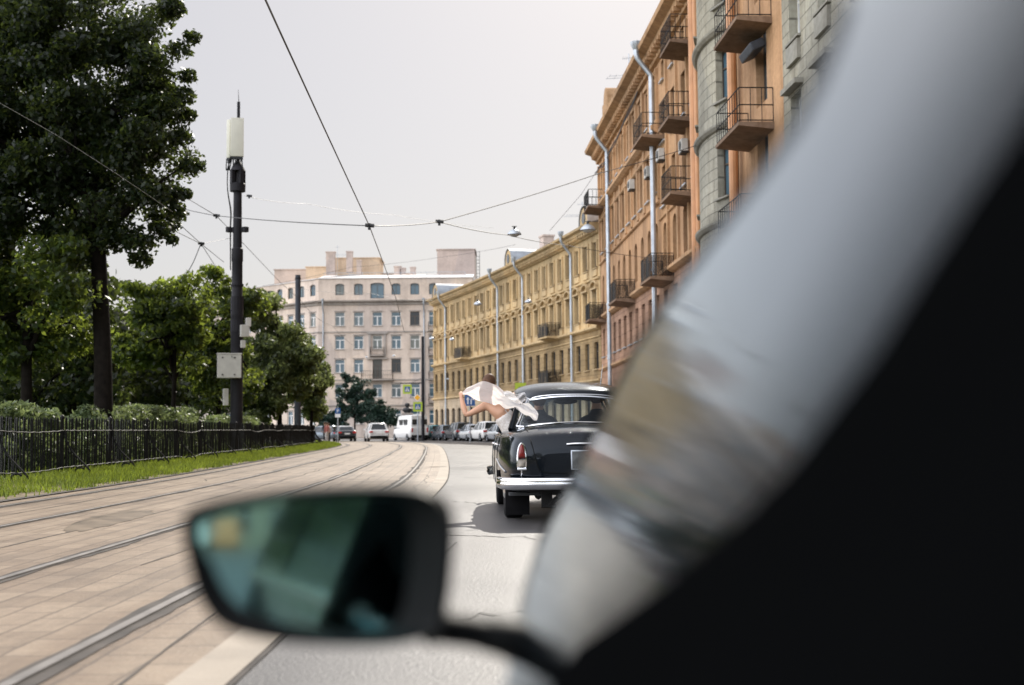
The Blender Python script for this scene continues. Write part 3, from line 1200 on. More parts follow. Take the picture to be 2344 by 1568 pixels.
mb.box(op_.p(31.6, -.7, 21.4), (2.5, 1.6, 2.9), Mx)
mb.lathe([(1.0, -.75), (1.0, .8)], 18, Matrix.Translation(op_.p(31.6, -.7, 22.8)) @ Matrix.Rotation(R_(93), 4, 'Z') @ Matrix.Rotation(R_(90), 4, 'X'))
mb.box(op_.p(34.6, -.6, 20.8), (2.0, 1.4, 2.0), Mx)
mb.box(op_.p(34.6, -.6, 21.85), (2.3, 1.7, .16), Mx)
mb.build('parapet_gable', M_ora2, oroot)
aerial(oroot, op_.p(29.0, -1.2, 21.2), 4.2)
mb = MB()                                       # slack black cables running down over the eaves
pts = smooth_pts([P(1519, 40, 60), P(1500, 110, 64), P(1462, 205, 70), P(1420, 300, 76), P(1385, 370, 84), P(1362, 398, 90)], 8)
for q in range(2):
    mb.tube([p + Vector((.0, 0, .12 * q + .08 * math.sin(i * .9 + q))) for i, p in enumerate(pts)], .035, 5)
o = mb.build('cable', M_wire)
tag(o, 'slack black double cable hanging past the eaves of the orange house', 'cable')

# ---------------------------------------------------------------- grey house with rounded bay, orange recess
groot = empty('apartment_building', (9.9, 19, 0), 'grey green house with a rounded stone bay and an orange recess beside orange pipes', 'building')
bp = Path(8.42, 47.4, 24, -18, 6.7)
gp = Path(10.1, 15.5, 3, 3, 31.8)
mb = MB()
zl = [0, 4.6, 8.7, 12.4, 16.1, 19.8, 23.5, 26.5]
for i in range(7):
    z0, z1 = zl[i], zl[i + 1]
    for j, (s0, bw) in enumerate(((0, 2.2), (2.2, 2.3), (4.5, 2.2))):
        n = 3
        sc = s0 + bw / 2
        w, zs, zt = .95, z0 + 1.0, z0 + 3.0
        if j == 1:
            for k in range(4):
                a, b = s0 + bw * k / 4, s0 + bw * (k + 1) / 4
                wall_cell(mb, bp, a, b, z0, z1, None)
            continue
        e = (bw - w) / 2
        wall_cell(mb, bp, s0, s0 + e * .5, z0, z1, None)
        wall_cell(mb, bp, s0 + e * .5, s0 + bw - e * .5, z0, z1, (sc, w, zs, zt, 0), depth=.35)
        wall_cell(mb, bp, s0 + bw - e * .5, s0 + bw, z0, z1, None)
        put_window(window_proto(w, 2.0, 'plus', 0, .35, M_fbrown, M_pblue, M_gra2), groot, bp, sc, zs)
o = mb.build('bay_wall', [M_gra], groot, fixn=False)
for z in zl[1:]:
    mb = MB()
    bp.sweep(mb, [(-.02, z - .12), (.1, z - .08), (.2, z + .02), (.22, z + .1), (-.02, z + .16)], 0, bp.L, 14)
    mb.build('string_course', M_gra2, groot)
mg = [M_gra, M_ora]
mb = MB()
for i in range(7):
    z0, z1 = zl[i] - (.5 if i else 0), zl[i + 1] - .5
    segs = [(0, 3.2, 0), (3.2, 3.2, 0), (6.4, 3.2, 0), (9.6, 3.2, 0), (12.8, 3.2, 0), (16.0, 3.2, 0), (19.2, 3.3, 0), (22.5, 2.9, 0), (25.4, 6.4, 1)]
    for s0, bw, mi in segs:
        sc = s0 + bw / 2 + (-.4 if mi else 0)
        w = 1.5 if mi else 1.2
        zs, zt = z0 + (.15 if mi else 1.1), z0 + (2.9 if mi else 3.1)
        wall_cell(mb, gp, s0, s0 + bw, z0, z1, (sc, w, zs, zt, 0), mi=mi, mrev=mi, depth=.35)
        put_window(window_proto(w, zt - zs, 'plus', 0, .35, M_fbrown if mi else M_white, M_pblue, None if mi else M_gra2,
                               extra=() if mi else (('head_moulding', [((0, .12, 2.2), (1.7, .3, .16))], M_gra2), ('apron', [((0, .06, -.45), (1.3, .12, .6))], M_gra2))), groot, gp, sc, zs)
mb.build('wall', mg, groot, fixn=False)
end_walls(groot, gp, 0, gp.L, 26, M_gra)
roof_solid(groot, gp, 0, gp.L + 6.3, 25.99, .5, 27.5, -5, M_roof)
mb = MB()
mb.tube([gp.p(31.35, .3, 0), gp.p(31.35, .3, 24.5)], .17, 10)
mb.build('downpipe', M_opipe, groot, smooth=30)
for z in (11.05, 14.6, 18.3, 7.5):
    balcony(groot, gp, 28.4, z, 3.6, 1.2, 1.15, M_slab, M_iron, bars=10)
for z in (15.35, 11.7):
    mb = MB()
    mb.box(gp.p(28.2, .3, z + 2.2), (1.7, .5, .3), Matrix.Rotation(R_(93), 3, 'Z') @ Matrix.Rotation(R_(-25), 3, 'X'), .05)
    mb.build('window_canopy', M_pole, groot)

# ---------------------------------------------------------------- far grey house closing the street
froot = empty('apartment_building', (-16, 180, 0), 'pale grey apartment house with white framed windows and mansard closing the end of the street', 'building')
fp = Path(-5.4, 180, 90, 90, 21.6)
lp = Path(-27, 180, 46, 46, 26)
ffl = [(0, 4.5, 1.9, 3.8), (4.5, 8.0, 5.6, 7.45), (8.0, 11.4, 9.05, 10.9), (11.4, 14.8, 12.35, 14.2), (14.8, 18.5, 15.6, 17.5)]
mb = MB()
for pth, cells in ((fp, [(0, 4.2, 0)] + [(4.2 + 2.62 * k, 2.62, 1) for k in range(6)] + [(19.92, 1.68, 0)]), (lp, [(2.6 * k, 2.6, 1) for k in range(10)])):
    for s0, bw, win in cells:
        sc = s0 + bw / 2
        mid = pth is fp and abs(sc - 13.37) < .2
        for fi, (z0, z1, zs, zt) in enumerate(ffl):
            if mid and fi == 2:
                zs = 8.2
            if not win:
                wall_cell(mb, pth, s0, s0 + bw, z0, z1, None)
                continue
            wall_cell(mb, pth, s0, s0 + bw, z0, z1, (sc, 1.32, zs, zt, 0), depth=.25)
            fm = M_fbrown if (mid and fi == 2) or (fi == 2 and abs(sc - 10.75) < .2) or (fi == 4 and abs(sc - 8.13) < .2) else M_white
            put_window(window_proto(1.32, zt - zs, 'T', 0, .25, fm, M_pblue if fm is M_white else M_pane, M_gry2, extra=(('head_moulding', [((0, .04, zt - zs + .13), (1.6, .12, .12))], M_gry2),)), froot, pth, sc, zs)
        if win:                                  # mansard storey
            big = mid
            w, zs, zt = (1.9, 19.4, 21.6) if big else (1.25, 19.9, 21.5)
            wall_cell(mb, pth, s0, s0 + bw, 19.1, 22.2, (sc, w, zs, zt, .25), depth=.25)
            put_window(window_proto(w, zt - zs, 'plus', .25, .25, M_fbrown, M_pblue, None), froot, pth, sc, zs)
        else:
            wall_cell(mb, pth, s0, s0 + bw, 19.1, 22.2, None)
mb.build('wall', [M_gry], froot, fixn=False)
for pth in (fp, lp):
    mb = MB()
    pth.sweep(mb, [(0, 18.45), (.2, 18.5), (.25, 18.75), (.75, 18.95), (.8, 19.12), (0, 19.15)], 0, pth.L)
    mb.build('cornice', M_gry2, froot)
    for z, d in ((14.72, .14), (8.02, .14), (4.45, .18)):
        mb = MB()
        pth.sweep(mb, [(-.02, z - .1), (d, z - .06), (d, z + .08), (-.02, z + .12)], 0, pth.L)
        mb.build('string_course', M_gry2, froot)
    mb = MB()
    pth.sweep(mb, [(.15, 22.2), (.15, 22.3), (-6, 23.4), (-14, 23.5), (-14, 22.2)], 0, pth.L)
    mb.build('roof', M_roofl, froot)
mb = MB()
for x in (-1.05, 1.05):
    mb.box(fp.p(13.37 + x, .1, 12.95), (.3, .25, 3.6), None)
mb.box(fp.p(13.37, .12, 14.55), (2.9, .35, .3))
mb.box(fp.p(13.37, .2, 11.0), (2.9, .4, .25))
mb.build('balcony_surround', M_gry2, froot)
balcony(froot, fp, 13.37, 11.45, 2.0, .8, 1.1, M_gry2, M_iron, bars=9)
balcony(froot, fp, 13.37, 8.05, 4.4, 1.1, 1.2, M_gry2, M_iron, bars=14)
for z in (4.9, 8.05, 11.45, 14.9):
    balcony(froot, fp, 5.3, z, 1.9, .8, 1.1, M_gry2, M_iron, bars=8)
for q in (20.9, 6.85):
    downpipe(froot, fp, q, 0, 18.9, .15, .1, M_zinc, .6)
for (u0, u1, vt, Y, dp, m) in ((748, 868, 592, 192, 6, M_beige), (1000, 1086, 572, 190, 7, M_pink), (628, 748, 618, 206, 8, M_pink), (700, 752, 612, 200, 6, M_beige), (862, 935, 628, 196, 5, M_pink)):
    a, b = P(u0, vt, Y), P(u1, vt, Y)
    mb = MB()
    mb.box(((a.x + b.x) / 2, Y + dp / 2, (a.z + 20) / 2), (b.x - a.x, dp, a.z - 20))
    mb.box(((a.x + b.x) / 2, Y + dp / 2, a.z + .06), (b.x - a.x + .3, dp + .3, .12))
    mb.build('rooftop_block', m, froot)
for u, vt, vb, w in ((757, 579, 640, 1.3), (800, 578, 600, .9), (910, 612, 632, 1.0), (922, 616, 632, .8), (945, 614, 628, .8), (822, 598, 625, .7)):
    a, b = P(u, vt, 189), P(u, vb, 189)
    chimney(froot, (a.x, 189, b.z - 1.5), w, .8, a.z - b.z + 1.5, M_pink)
mb = MB()
a = P(1090, 575, 190)
for q in (0, .45):
    mb.tube([(a.x + q, 190, 20), (a.x + q, 190, a.z)], .04, 4)
for i in range(14):
    mb.tube([(a.x, 190, 20 + i * .5), (a.x + .45, 190, 20 + i * .5)], .03, 4)
mb.build('roof_ladder', M_dark, froot)
aerial(froot, Vector((P(772, 580, 191).x, 191, 24.5)), 4.0)
for (x, y) in ((-24.0, 196), (-14, 196)):
    mb = MB()
    mb.box((x, y + 2, 11), (18, 8, 22))
    mb.build('rear_wing', M_gry, froot)
mb = MB()                                       # thin roof railing
for i in range(12):
    x = -6.5 - i * 1.8
    mb.tube([(x, 180.6, 22.3), (x, 180.6, 23.1)], .03, 4)
mb.tube([(-6.5, 180.6, 23.1), (-26.3, 180.6, 23.1)], .03, 4)
mb.build('roof_railing', M_zinc, froot)

# ---------------------------------------------------------------- house behind the viewpoint (seen only in the wing mirror)
broot = empty('apartment_building', (-9, -110, 0), 'grey house across the street behind, small in the wing mirror glass', 'building')
bpth = Path(-30, -110, -90, -90, 55)
mb = MB()
for k in range(20):
    for (z0, z1, zs, zt) in ((0, 4.5, 1.2, 3.6), (4.5, 8, 5.3, 7.2), (8, 11.5, 8.8, 10.7), (11.5, 15, 12.3, 14.2), (15, 18.5, 15.8, 17.7)):
        wall_cell(mb, bpth, k * 2.75, k * 2.75 + 2.75, z0, z1, (k * 2.75 + 1.37, 1.2, zs, zt, 0))
        put_window(window_proto(1.2, zt - zs, 'plus', 0, .24, M_white, M_pane, M_yel2), broot, bpth, k * 2.75 + 1.37, zs)
mb.build('wall', [M_gra], broot, fixn=False)
mb = MB()
bpth.sweep(mb, [(0, 18.5), (.6, 18.8), (.6, 19.1), (-7, 21.5), (-9, 18.5)], 0, 55)
mb.build('roof', M_roof, broot)
# ================================================================== TREES AND HEDGES
def leaf_cloud(name, rng, clumps, n, size, m, parent, flat=.75, droop=.0):
    """n leaf faces gathered in clumps [(centre, radius, weight)]"""
    rs = np.random.RandomState(rng.randrange(1 << 30))
    w = np.array([c[2] for c in clumps], float)
    idx = rs.choice(len(clumps), n, p=w / w.sum())
    cen = np.array([tuple(c[0]) for c in clumps])[idx]
    rad = np.array([c[1] for c in clumps])[idx]
    d = rs.normal(size=(n, 3))
    d /= np.linalg.norm(d, axis=1)[:, None]
    rr = rad * rs.uniform(.15, 1, n) ** .5
    d[:, 2] *= flat
    pos = cen + d * rr[:, None]
    pos[:, 2] -= droop * rr * rs.uniform(0, 1, n)
    nrm = rs.normal(size=(n, 3)) + d * .6 + np.array([0, 0, .35])
    nrm /= np.linalg.norm(nrm, axis=1)[:, None]
    t = rs.normal(size=(n, 3)) + np.array([0, 0, -.6])
    t -= nrm * (t * nrm).sum(1)[:, None]
    t /= np.linalg.norm(t, axis=1)[:, None]
    b = np.cross(nrm, t)
    s = size * rs.uniform(.55, 1.3, n)[:, None]
    q = np.stack([pos - t * s, pos + b * s * .55 + nrm * s * .12, pos + t * s, pos - b * s * .55 + nrm * s * .12], 1).astype(np.float32)
    off = Vector((0, 0, 0))
    if parent is not None:
        off = parent.location
    q -= np.array(tuple(off), np.float32)
    me = bpy.data.meshes.new(name)
    me.vertices.add(n * 4)
    me.vertices.foreach_set('co', q.ravel())
    me.loops.add(n * 4)
    me.loops.foreach_set('vertex_index', np.arange(n * 4, dtype=np.int32))
    me.polygons.add(n)
    me.polygons.foreach_set('loop_start', np.arange(0, n * 4, 4, dtype=np.int32))
    me.materials.append(m)
    me.update(calc_edges=True)
    o = bpy.data.objects.new(name, me)
    COL.objects.link(o)
    o.parent = parent
    return o


def ell_clumps(rng, ells, n, r0, r1, inner=.45):
    out_ = []
    tot = sum(e[1][0] * e[1][1] * e[1][2] for e in ells)
    for c, r, in [(Vector(e[0]), e[1]) for e in ells]:
        k = max(3, int(n * (r[0] * r[1] * r[2]) / tot))
        for _ in range(k):
            d = Vector((rng.gauss(0, 1), rng.gauss(0, 1), rng.gauss(0, 1))).normalized()
            q = rng.uniform(inner, 1.0)
            out_.append((c + Vector((d.x * r[0], d.y * r[1], d.z * r[2])) * q, rng.uniform(r0, r1), rng.uniform(.5, 1.4)))
    return out_


def tree(kind, label, base, trunk, tr, ells, ncl, cr, nleaf, ls, m, seed, group=None, lean=(0, 0), limbs=9, flat=.7, droop=.2, cat='tree', extra=None, inner=.45):
    rng = random.Random(seed)
    base = Vector(base)
    root = empty(kind, base, label, cat, group)
    cl = ell_clumps(rng, ells, ncl, cr[0], cr[1], inner) + (extra or [])
    mb = MB()
    top = base + Vector((lean[0], lean[1], trunk))
    pts = [base + Vector((0, 0, -.1)), base + Vector((lean[0] * .1, lean[1] * .1, trunk * .06)), base.lerp(top, .3), base.lerp(top, .65) + Vector((rng.uniform(-.1, .1) * tr * 4, 0, 0)), top]
    pts = smooth_pts(pts, 4)
    m_ = len(pts)
    mb.tube(pts, [tr * (1.5 - .5 * min(1, i / 3)) * (1 - .45 * i / m_) for i in range(m_)], 12)
    tgt = sorted(cl, key=lambda c: rng.random())[:limbs]
    for c, r, w in tgt:
        s = base.lerp(top, rng.uniform(.5, 1))
        mid = s.lerp(c, .5) + Vector((0, 0, .12 * (c - s).length))
        p = smooth_pts([s, mid, c], 4)
        mb.tube(p, [tr * .38 * (1 - .85 * i / (len(p) - 1)) + .012 for i in range(len(p))], 7)
        for _ in range(2):
            c2 = min(cl, key=lambda x: (x[0] - c).length + rng.uniform(0, 2.0) + (9 if x[0] == c else 0))
            p = smooth_pts([mid, mid.lerp(c2[0], .5) + Vector((0, 0, .1)), c2[0]], 3)
            mb.tube(p, [tr * .16 * (1 - .85 * i / (len(p) - 1)) + .008 for i in range(len(p))], 5)
    mb.build('trunk', M_bark, root, smooth=60)
    leaf_cloud('crown', rng, cl, nleaf, ls, m, root, flat, droop)
    return root


def fence_xy(u):
    """point on the fence line under pixel column u"""
    best = None
    for i in range(len(FEN) - 1):
        for f in (0, .25, .5, .75):
            p = FEN[i].lerp(FEN[i + 1], f)
            e = abs(p.x - ray(u, 1000).x * p.y)
            if p.y > 10 and (best is None or e < best[0]):
                best = (e, p)
    return best[1]


FEN = offset_curve(REF, 8.3)[15:82]

PARK = 'trees in the fenced park'
# the big dark lime at the left edge: trunk under pixel (240,955), crown right edge near u=460
Y0 = 36.0
b0 = P(240, 962, Y0)


def E3(u, v, Y, rx, ry, rz):
    p = P(u, v, Y)
    return ((p.x, p.y, p.z), (rx, ry, rz))


tree('park_tree', 'tallest dark park tree with thick bare trunk rising over the fence at the left', (b0.x, Y0, .15), 10.5, .31,
     [E3(230, 330, Y0, 2.2, 2.2, 3.2), E3(170, 60, Y0, 3.2, 2.4, 2.7), E3(60, 330, Y0, 2.9, 2.4, 3.8), E3(322, 150, Y0, 1.35, 1.8, 1.7), E3(330, 300, Y0, 1.3, 1.7, 1.5), E3(330, 430, Y0, 1.15, 1.6, 1.3), E3(290, 540, Y0, .9, 1.1, .85),
      E3(-60, 150, Y0, 3.0, 2.6, 4.4), E3(310, 40, Y0, 1.3, 1.5, .9), E3(-60, 560, Y0, 2.3, 2.2, 1.7), E3(110, 560, Y0 + 1, 1.3, 1.5, 1.1), E3(200, 500, Y0, 1.5, 1.6, 1.0)],
     300, (.4, .9), 120000, .088, M_leaf_lime, 11, PARK, lean=(-.35, .2), limbs=16, droop=.35, inner=.25,
     extra=[(P(u, v, Y0 + q), r, w) for u, v, q, r, w in ((430, 375, 0, .36, .6), (455, 378, .2, .2, .25), (420, 215, 0, .38, .6), (425, 260, .3, .33, .5), (410, 110, 0, .38, .6), (440, 82, .2, .28, .35),
                                                           (400, 440, 0, .38, .6), (425, 440, 0, .22, .25), (370, 520, .2, .36, .5), (395, 548, .2, .2, .25), (320, 590, .2, .36, .5), (415, 310, .2, .38, .6), (430, 170, .1, .3, .4), (405, 480, .1, .36, .5))])
tree('park_tree', 'park tree with yellowing leaves cut off by the left edge of the picture', (P(60, 960, 36).x, 36, .15), 5, .2,
     [E3(100, 640, 35, 1.1, 1.4, 1.4), E3(40, 740, 36, 1.5, 1.5, 1.6), E3(-40, 640, 36, 1.8, 1.6, 2.2), E3(150, 800, 37, 1.1, 1.2, 1.0)], 90, (.4, .7), 15000, .1, M_leaf_mid, 12, PARK)
# maple in the middle ground
b1 = P(396, 960, 46)
tree('park_tree', 'yellow green maple with slender dark trunk between tall tree and antenna mast', (b1.x, 46, .2), 4.6, .11,
     [E3(380, 760, 46, 1.6, 1.5, 1.5), E3(345, 690, 46, 1.2, 1.3, 1.0), E3(430, 690, 46, .95, 1.2, .95), E3(300, 800, 46, .9, 1.2, .9), E3(450, 800, 46, .6, .9, .8)],
     95, (.35, .7), 13000, .11, M_leaf_mid, 13, PARK, limbs=12, flat=.5, droop=.1)
b2 = P(500, 960, 62)
tree('park_tree', 'tall leafy park tree standing directly behind the antenna mast', (b2.x, 62, .2), 6.0, .16,
     [E3(500, 740, 62, 1.7, 1.6, 2.4), E3(480, 640, 62, .9, 1.2, .8), E3(560, 690, 62, .9, 1.2, 1.0), E3(440, 760, 62, 1.2, 1.4, 2.0), E3(520, 860, 62, 1.6, 1.5, 1.6)],
     110, (.4, .8), 16000, .12, M_leaf_mid, 14, PARK)
b3 = P(640, 965, 74)
tree('park_tree', 'sunlit round park tree bulging out to the right of the antenna mast', (b3.x, 74, .2), 5.4, .17,
     [E3(600, 780, 74, 2.0, 1.8, 3.0), E3(665, 830, 74, 1.7, 1.7, 2.2), E3(580, 690, 74, 1.0, 1.3, 1.0), E3(705, 830, 75, .95, 1.3, 1.3), E3(610, 880, 73, 1.9, 1.5, 1.5), E3(605, 928, 73, 1.5, 1.4, 1.0), E3(580, 920, 73, 1.2, 1.3, 1.0)],
     190, (.4, .85), 30000, .13, M_leaf_bright, 15, PARK, flat=.6)
tree('park_tree', 'lower bushy park tree hanging over the grey pole at the end of the fence', (P(712, 970, 86).x, 86, .2), 3.6, .14,
     [E3(700, 880, 86, 1.5, 1.6, 1.9), E3(680, 800, 86, 1.1, 1.3, 1.2), E3(728, 870, 87, .6, 1.1, 1.3), E3(712, 925, 88, .9, .9, 1.1), E3(722, 930, 88, .7, .9, .9)], 95, (.4, .75), 16000, .13, M_leaf_bright, 16, PARK)
# dark depth of the park behind
for i, (u, v, Y, rx, rz, sd) in enumerate(((170, 800, 52, 3.4, 3.2, 21), (330, 790, 66, 3.6, 3.4, 22), (60, 760, 60, 4.0, 4.2, 23), (250, 880, 58, 3.2, 1.9, 24), (430, 850, 80, 3.8, 3.4, 25), (540, 860, 92, 3.6, 3.2, 26))):
    c = P(u, v, Y)
    tree('park_tree', ('shaded park tree behind the thick trunk of the tallest tree', 'shaded park tree behind the yellow green maple', 'shaded park tree deep at the left edge behind the hedge',
                       'low shaded park tree right above the clipped hedge', 'shaded park tree left of the mast, far inside the park', 'shaded far park tree behind the cabinet on the mast')[i],
         (c.x, Y, .2), c.z, .18, [((c.x, Y, c.z), (rx, rx * .8, rz)), ((c.x - rx * .6, Y + 1, c.z - rz * .3), (rx * .6, rx * .6, rz * .6))], 90, (.6, 1.1), 9500, .17, M_leaf_lime, sd, PARK)

for i, (u, v, Y, r_, sd) in enumerate(((-80, 850, 84, 5.0, 27), (60, 840, 98, 5.5, 28), (210, 850, 104, 5.5, 29), (-300, 820, 66, 5.0, 30))):
    c = P(u, v, Y)
    tree('park_tree', ('far shaded park tree filling the left edge under the tall crown', 'far shaded park tree behind the yellowing tree at the left', 'farthest shaded park tree between thick trunk and maple', 'shaded park tree beyond the left edge')[i],
         (c.x, Y, .2), c.z, .2, [((c.x, Y, c.z), (r_, r_ * .7, r_ * .85)), ((c.x + r_ * .5, Y, 2.0), (r_ * .6, r_ * .5, 2.0)), ((c.x - r_ * .5, Y, 2.2), (r_ * .6, r_ * .5, 2.2))], 90, (.8, 1.3), 9000, .22, M_leaf_lime, sd, PARK)

# hedges and bushes behind the fence
def hedge(name, label, u0, u1, vtop, back, seed, n, ls, m, vt2=None, cat='hedge', depth=.8):
    rng = random.Random(seed)
    a, b = fence_xy(u0), fence_xy(u1)
    d = Vector((-back, back * .3, 0))
    a, b = a + d, b + d
    cl = []
    k = max(5, int((b - a).length / .38))
    for i in range(k + 1):
        f = i / k
        p = a.lerp(b, f)
        u = u0 + (u1 - u0) * f
        vt = vtop + ((vt2 if vt2 is not None else vtop) - vtop) * f
        top = P(u, vt, p.y).z + rng.uniform(-.07, .07)
        edge = min(1, 4 * min(f, 1 - f) + .55)
        for z in np.arange(.4, top * edge - .2, .35):
            cl.append((Vector((p.x + rng.uniform(-.4, .4) * depth, p.y + rng.uniform(-.4, .4), z + .0)), .38, 1))
        cl.append((Vector((p.x + rng.uniform(-.3, .3), p.y + rng.uniform(-.3, .3), top * edge - .24)), .3, 1.6))
    o = leaf_cloud(name, rng, cl, n, ls, m, None)
    return tag(o, label, cat, 'hedges behind the iron fence' if cat == 'hedge' else None)


hedge('hedge', 'light green hedge left of the thick trunk, above the iron fence', 60, 252, 918, 1.2, 31, 14000, .075, M_leaf_hedge, 938)
hedge('hedge', 'long clipped hedge right of the thick trunk, up to the mast foot', 274, 530, 922, 1.4, 32, 28000, .075, M_leaf_hedge, 934)
hedge('bush', 'pale green low bush just right of the mast foot', 556, 655, 946, 1.6, 33, 8000, .085, M_leaf_hedge, 954, 'bush')

# dark shrubs on the square in front of the far grey house
def fir(label, ells, base, trunk, seed, n, cat='tree', kind='conifer_tree'):
    return tree(kind, label, base, trunk, .12, ells, 60, (.35, .75), n, .15, M_leaf_fir, seed, None, limbs=6, cat=cat, inner=.2)


Yf = 148
fir('dark pointed conifer standing in front of the far grey house', [E3(812, 935, Yf, 2.9, 2.0, 2.2), E3(802, 890, Yf, 1.3, 1.2, 1.6), E3(795, 868, Yf, .5, .6, 1.0), E3(840, 900, Yf, 1.3, 1.3, 1.5)], (P(812, 990, Yf).x, Yf, 0), 4, 41, 11000)
fir('low dark green shrub left of the pointed conifer, behind the parking sign', [E3(762, 962, Yf - 2, 2.2, 1.6, 1.5), E3(740, 972, Yf - 2, 1.3, 1.2, 1.0)], (P(762, 990, Yf - 2).x, Yf - 2, 0), 1.6, 42, 5000, 'shrub', 'shrub')
fir('low dark green shrub between the pointed conifer and the white van', [E3(875, 952, Yf - 1, 2.0, 1.6, 1.7), E3(898, 965, Yf - 1, 1.2, 1.2, 1.1)], (P(878, 990, Yf - 1).x, Yf - 1, 0), 1.6, 43, 5000, 'shrub', 'shrub')
# a tree behind the viewpoint, for the wing mirror
for x_, y_, h_, lab_, sd_ in ((-4.6, -24, 7, 'dark street tree behind the viewpoint, nearest one in the wing mirror', 44), (-9, -36, 9, 'broad street tree behind the viewpoint, further left in the wing mirror', 45), (-3.2, -52, 9, 'far street tree behind the viewpoint at the middle of the wing mirror', 46)):
    tree('street_tree', lab_, (x_, y_, 0), h_ * .6, .2, [((x_, y_, h_ * .75), (2.4, 2.4, h_ * .42)), ((x_ + .9, y_ + 1, h_ * .45), (1.4, 1.4, 1.5))], 60, (.5, .9), 5000, .16, M_leaf_mid, sd_, 'trees behind the viewpoint')

# ================================================================== IRON FENCE
froot2 = empty('iron_fence', (FEN[20].x, FEN[20].y, .15), 'black iron picket fence with twisted rails and scroll brackets along the verge', 'fence')
fl = [0.0]
for i in range(1, len(FEN)):
    fl.append(fl[-1] + (FEN[i] - FEN[i - 1]).length)


def fen_at(q):
    for i in range(len(FEN) - 1):
        if fl[i + 1] >= q:
            f = (q - fl[i]) / (fl[i + 1] - fl[i])
            p = FEN[i].lerp(FEN[i + 1], f)
            t = (FEN[i + 1] - FEN[i]).normalized()
            return Vector((p.x, p.y, .15)), t, Vector((t.y, -t.x, 0))
    t = (FEN[-1] - FEN[-2]).normalized()
    return Vector((FEN[-1].x, FEN[-1].y, .15)), t, Vector((t.y, -t.x, 0))


q0 = 0
while fen_at(q0)[0].y < 12:
    q0 += .5
SPAN = 3.9
rng = random.Random(5)
q = q0
k = 0
Z = Vector((0, 0, 1))
while q < fl[-1] - .5:
    L = min(SPAN, fl[-1] - q)
    n = 26
    mb = MB()
    sag0, sag1 = rng.uniform(-.05, .05), rng.uniform(-.05, .05)
    dip = rng.choice([0, 0, 0, -.03, -.06])
    for i in range(n):
        f = (i + .5) / n
        p, t, nn = fen_at(q + L * f)
        z = dip * math.sin(math.pi * f)
        a, b = p + Z * .03 + nn * (.02 * math.sin(i * 1.7)), p + Z * (1.17 + z) + nn * (.015 * math.sin(i * 2.3))
        mb.tube([a, b], .017, 4, cap=False)
        mb.tube([b, b + Z * .05], [.017, .003], 4, cap=False)
    for zz, r in ((.92, .012), (.13, .012)):
        pts = []
        for i in range(17):
            f = i / 16
            p, t, nn = fen_at(q + L * f)
            pts.append(p + Z * (zz + dip * 1.2 * math.sin(math.pi * f) + .008 * math.sin(i * 2.6)) + nn * (.05 + .01 * math.sin(i * 3.1)))
        mb.tube(pts, r, 6)
    o = mb.build('fence_panel', M_iron, froot2, smooth=30)
    p, t, nn = fen_at(q)
    mb = MB()
    mb.tube([p - Z * .1, p + Z * 1.0, p + Z * 1.16], [.05, .045, .035], 8)
    mb.lathe([(.02, 0), (.05, .03), (.055, .07), (.03, .11), (.0, .13)], 8, Matrix.Translation(p + Z * 1.14))
    mb.build('fence_post', M_iron, froot2, smooth=40)
    mb = MB()                                   # S-scroll strut on the street side
    sc = [p + nn * .05 + Z * .93, p + nn * .10 + Z * .7, p + nn * .24 + Z * .45, p + nn * .46 + Z * .22, p + nn * .60 + Z * .06]
    cx = p + nn * .42 + Z * .05
    for i in range(1, 12):
        a = -.05 - i * .52
        r_ = .19 * (1 - i * .055)
        sc.append(cx + nn * (math.cos(a) * r_) + Z * (math.sin(a) * r_ * .75))
    mb.tube(smooth_pts(sc, 3), .022, 6)
    mb.build('scroll_bracket', M_iron, froot2, smooth=40)
    q += SPAN
    k += 1

# ================================================================== MAST AND POLES
Ym = 54.0
def zc(v, u, Y):
    return P(u, v, Y).z
px = lambda w: w / F_ * Ym
mbp = P(541, 960, Ym)
mroot = empty('antenna_mast', (mbp.x, Ym, .2), 'dark tram mast with a white cellular antenna on top and cabinets on its shaft', 'mast')
c = Vector((mbp.x, Ym, 0))
mb = MB()
zA, zB, zC, zD = zc(728, 541, Ym), zc(600, 541, Ym), zc(436, 541, Ym), zc(405, 541, Ym)
mb.lathe([(px(14.5), .1), (px(13.8), zA), (px(14.5), zA + .05), (px(14.5), zA + .5), (px(12.6), zA + .55), (px(12.2), zB), (px(13.4), zB + .05), (px(13.2), zB + .55), (px(10.6), zB + .6), (px(9.6), zC)], 16, Matrix.Translation(c))
mb.build('shaft', M_mast, mroot, smooth=35)
mb = MB()
mb.lathe([(px(18), zC - .05), (px(18.5), zC + .25), (px(16), zC + .3)], 12, Matrix.Translation(c))
for k in range(4):
    a = math.pi / 4 + k * math.pi / 2
    mb.box((c.x + math.cos(a) * px(14), c.y + math.sin(a) * px(14), zC + .55), (.16, .16, .6), Matrix.Rotation(a, 3, 'Z'))
mb.lathe([(px(18), zC + .82), (px(15), zC + .95), (px(7), zC + 1.2), (px(3.5), zC + 1.3)], 12, Matrix.Translation(c))
mb.build('lantern_cap', M_mast, mroot, smooth=30)
mb = MB()
mb.lathe([(px(3.6), zC + .3), (px(3.6), zc(235, 543, Ym)), (px(3.8), zc(235, 543, Ym) + .02)], 10, Matrix.Translation(c + Vector((.02, 0, 0))))
mb.tube([(c.x + .03, c.y, zc(236, 543, Ym)), (c.x, c.y, zc(205, 541, Ym))], [.02, .006], 5)
mb.build('spire_tube', M_mast, mroot)
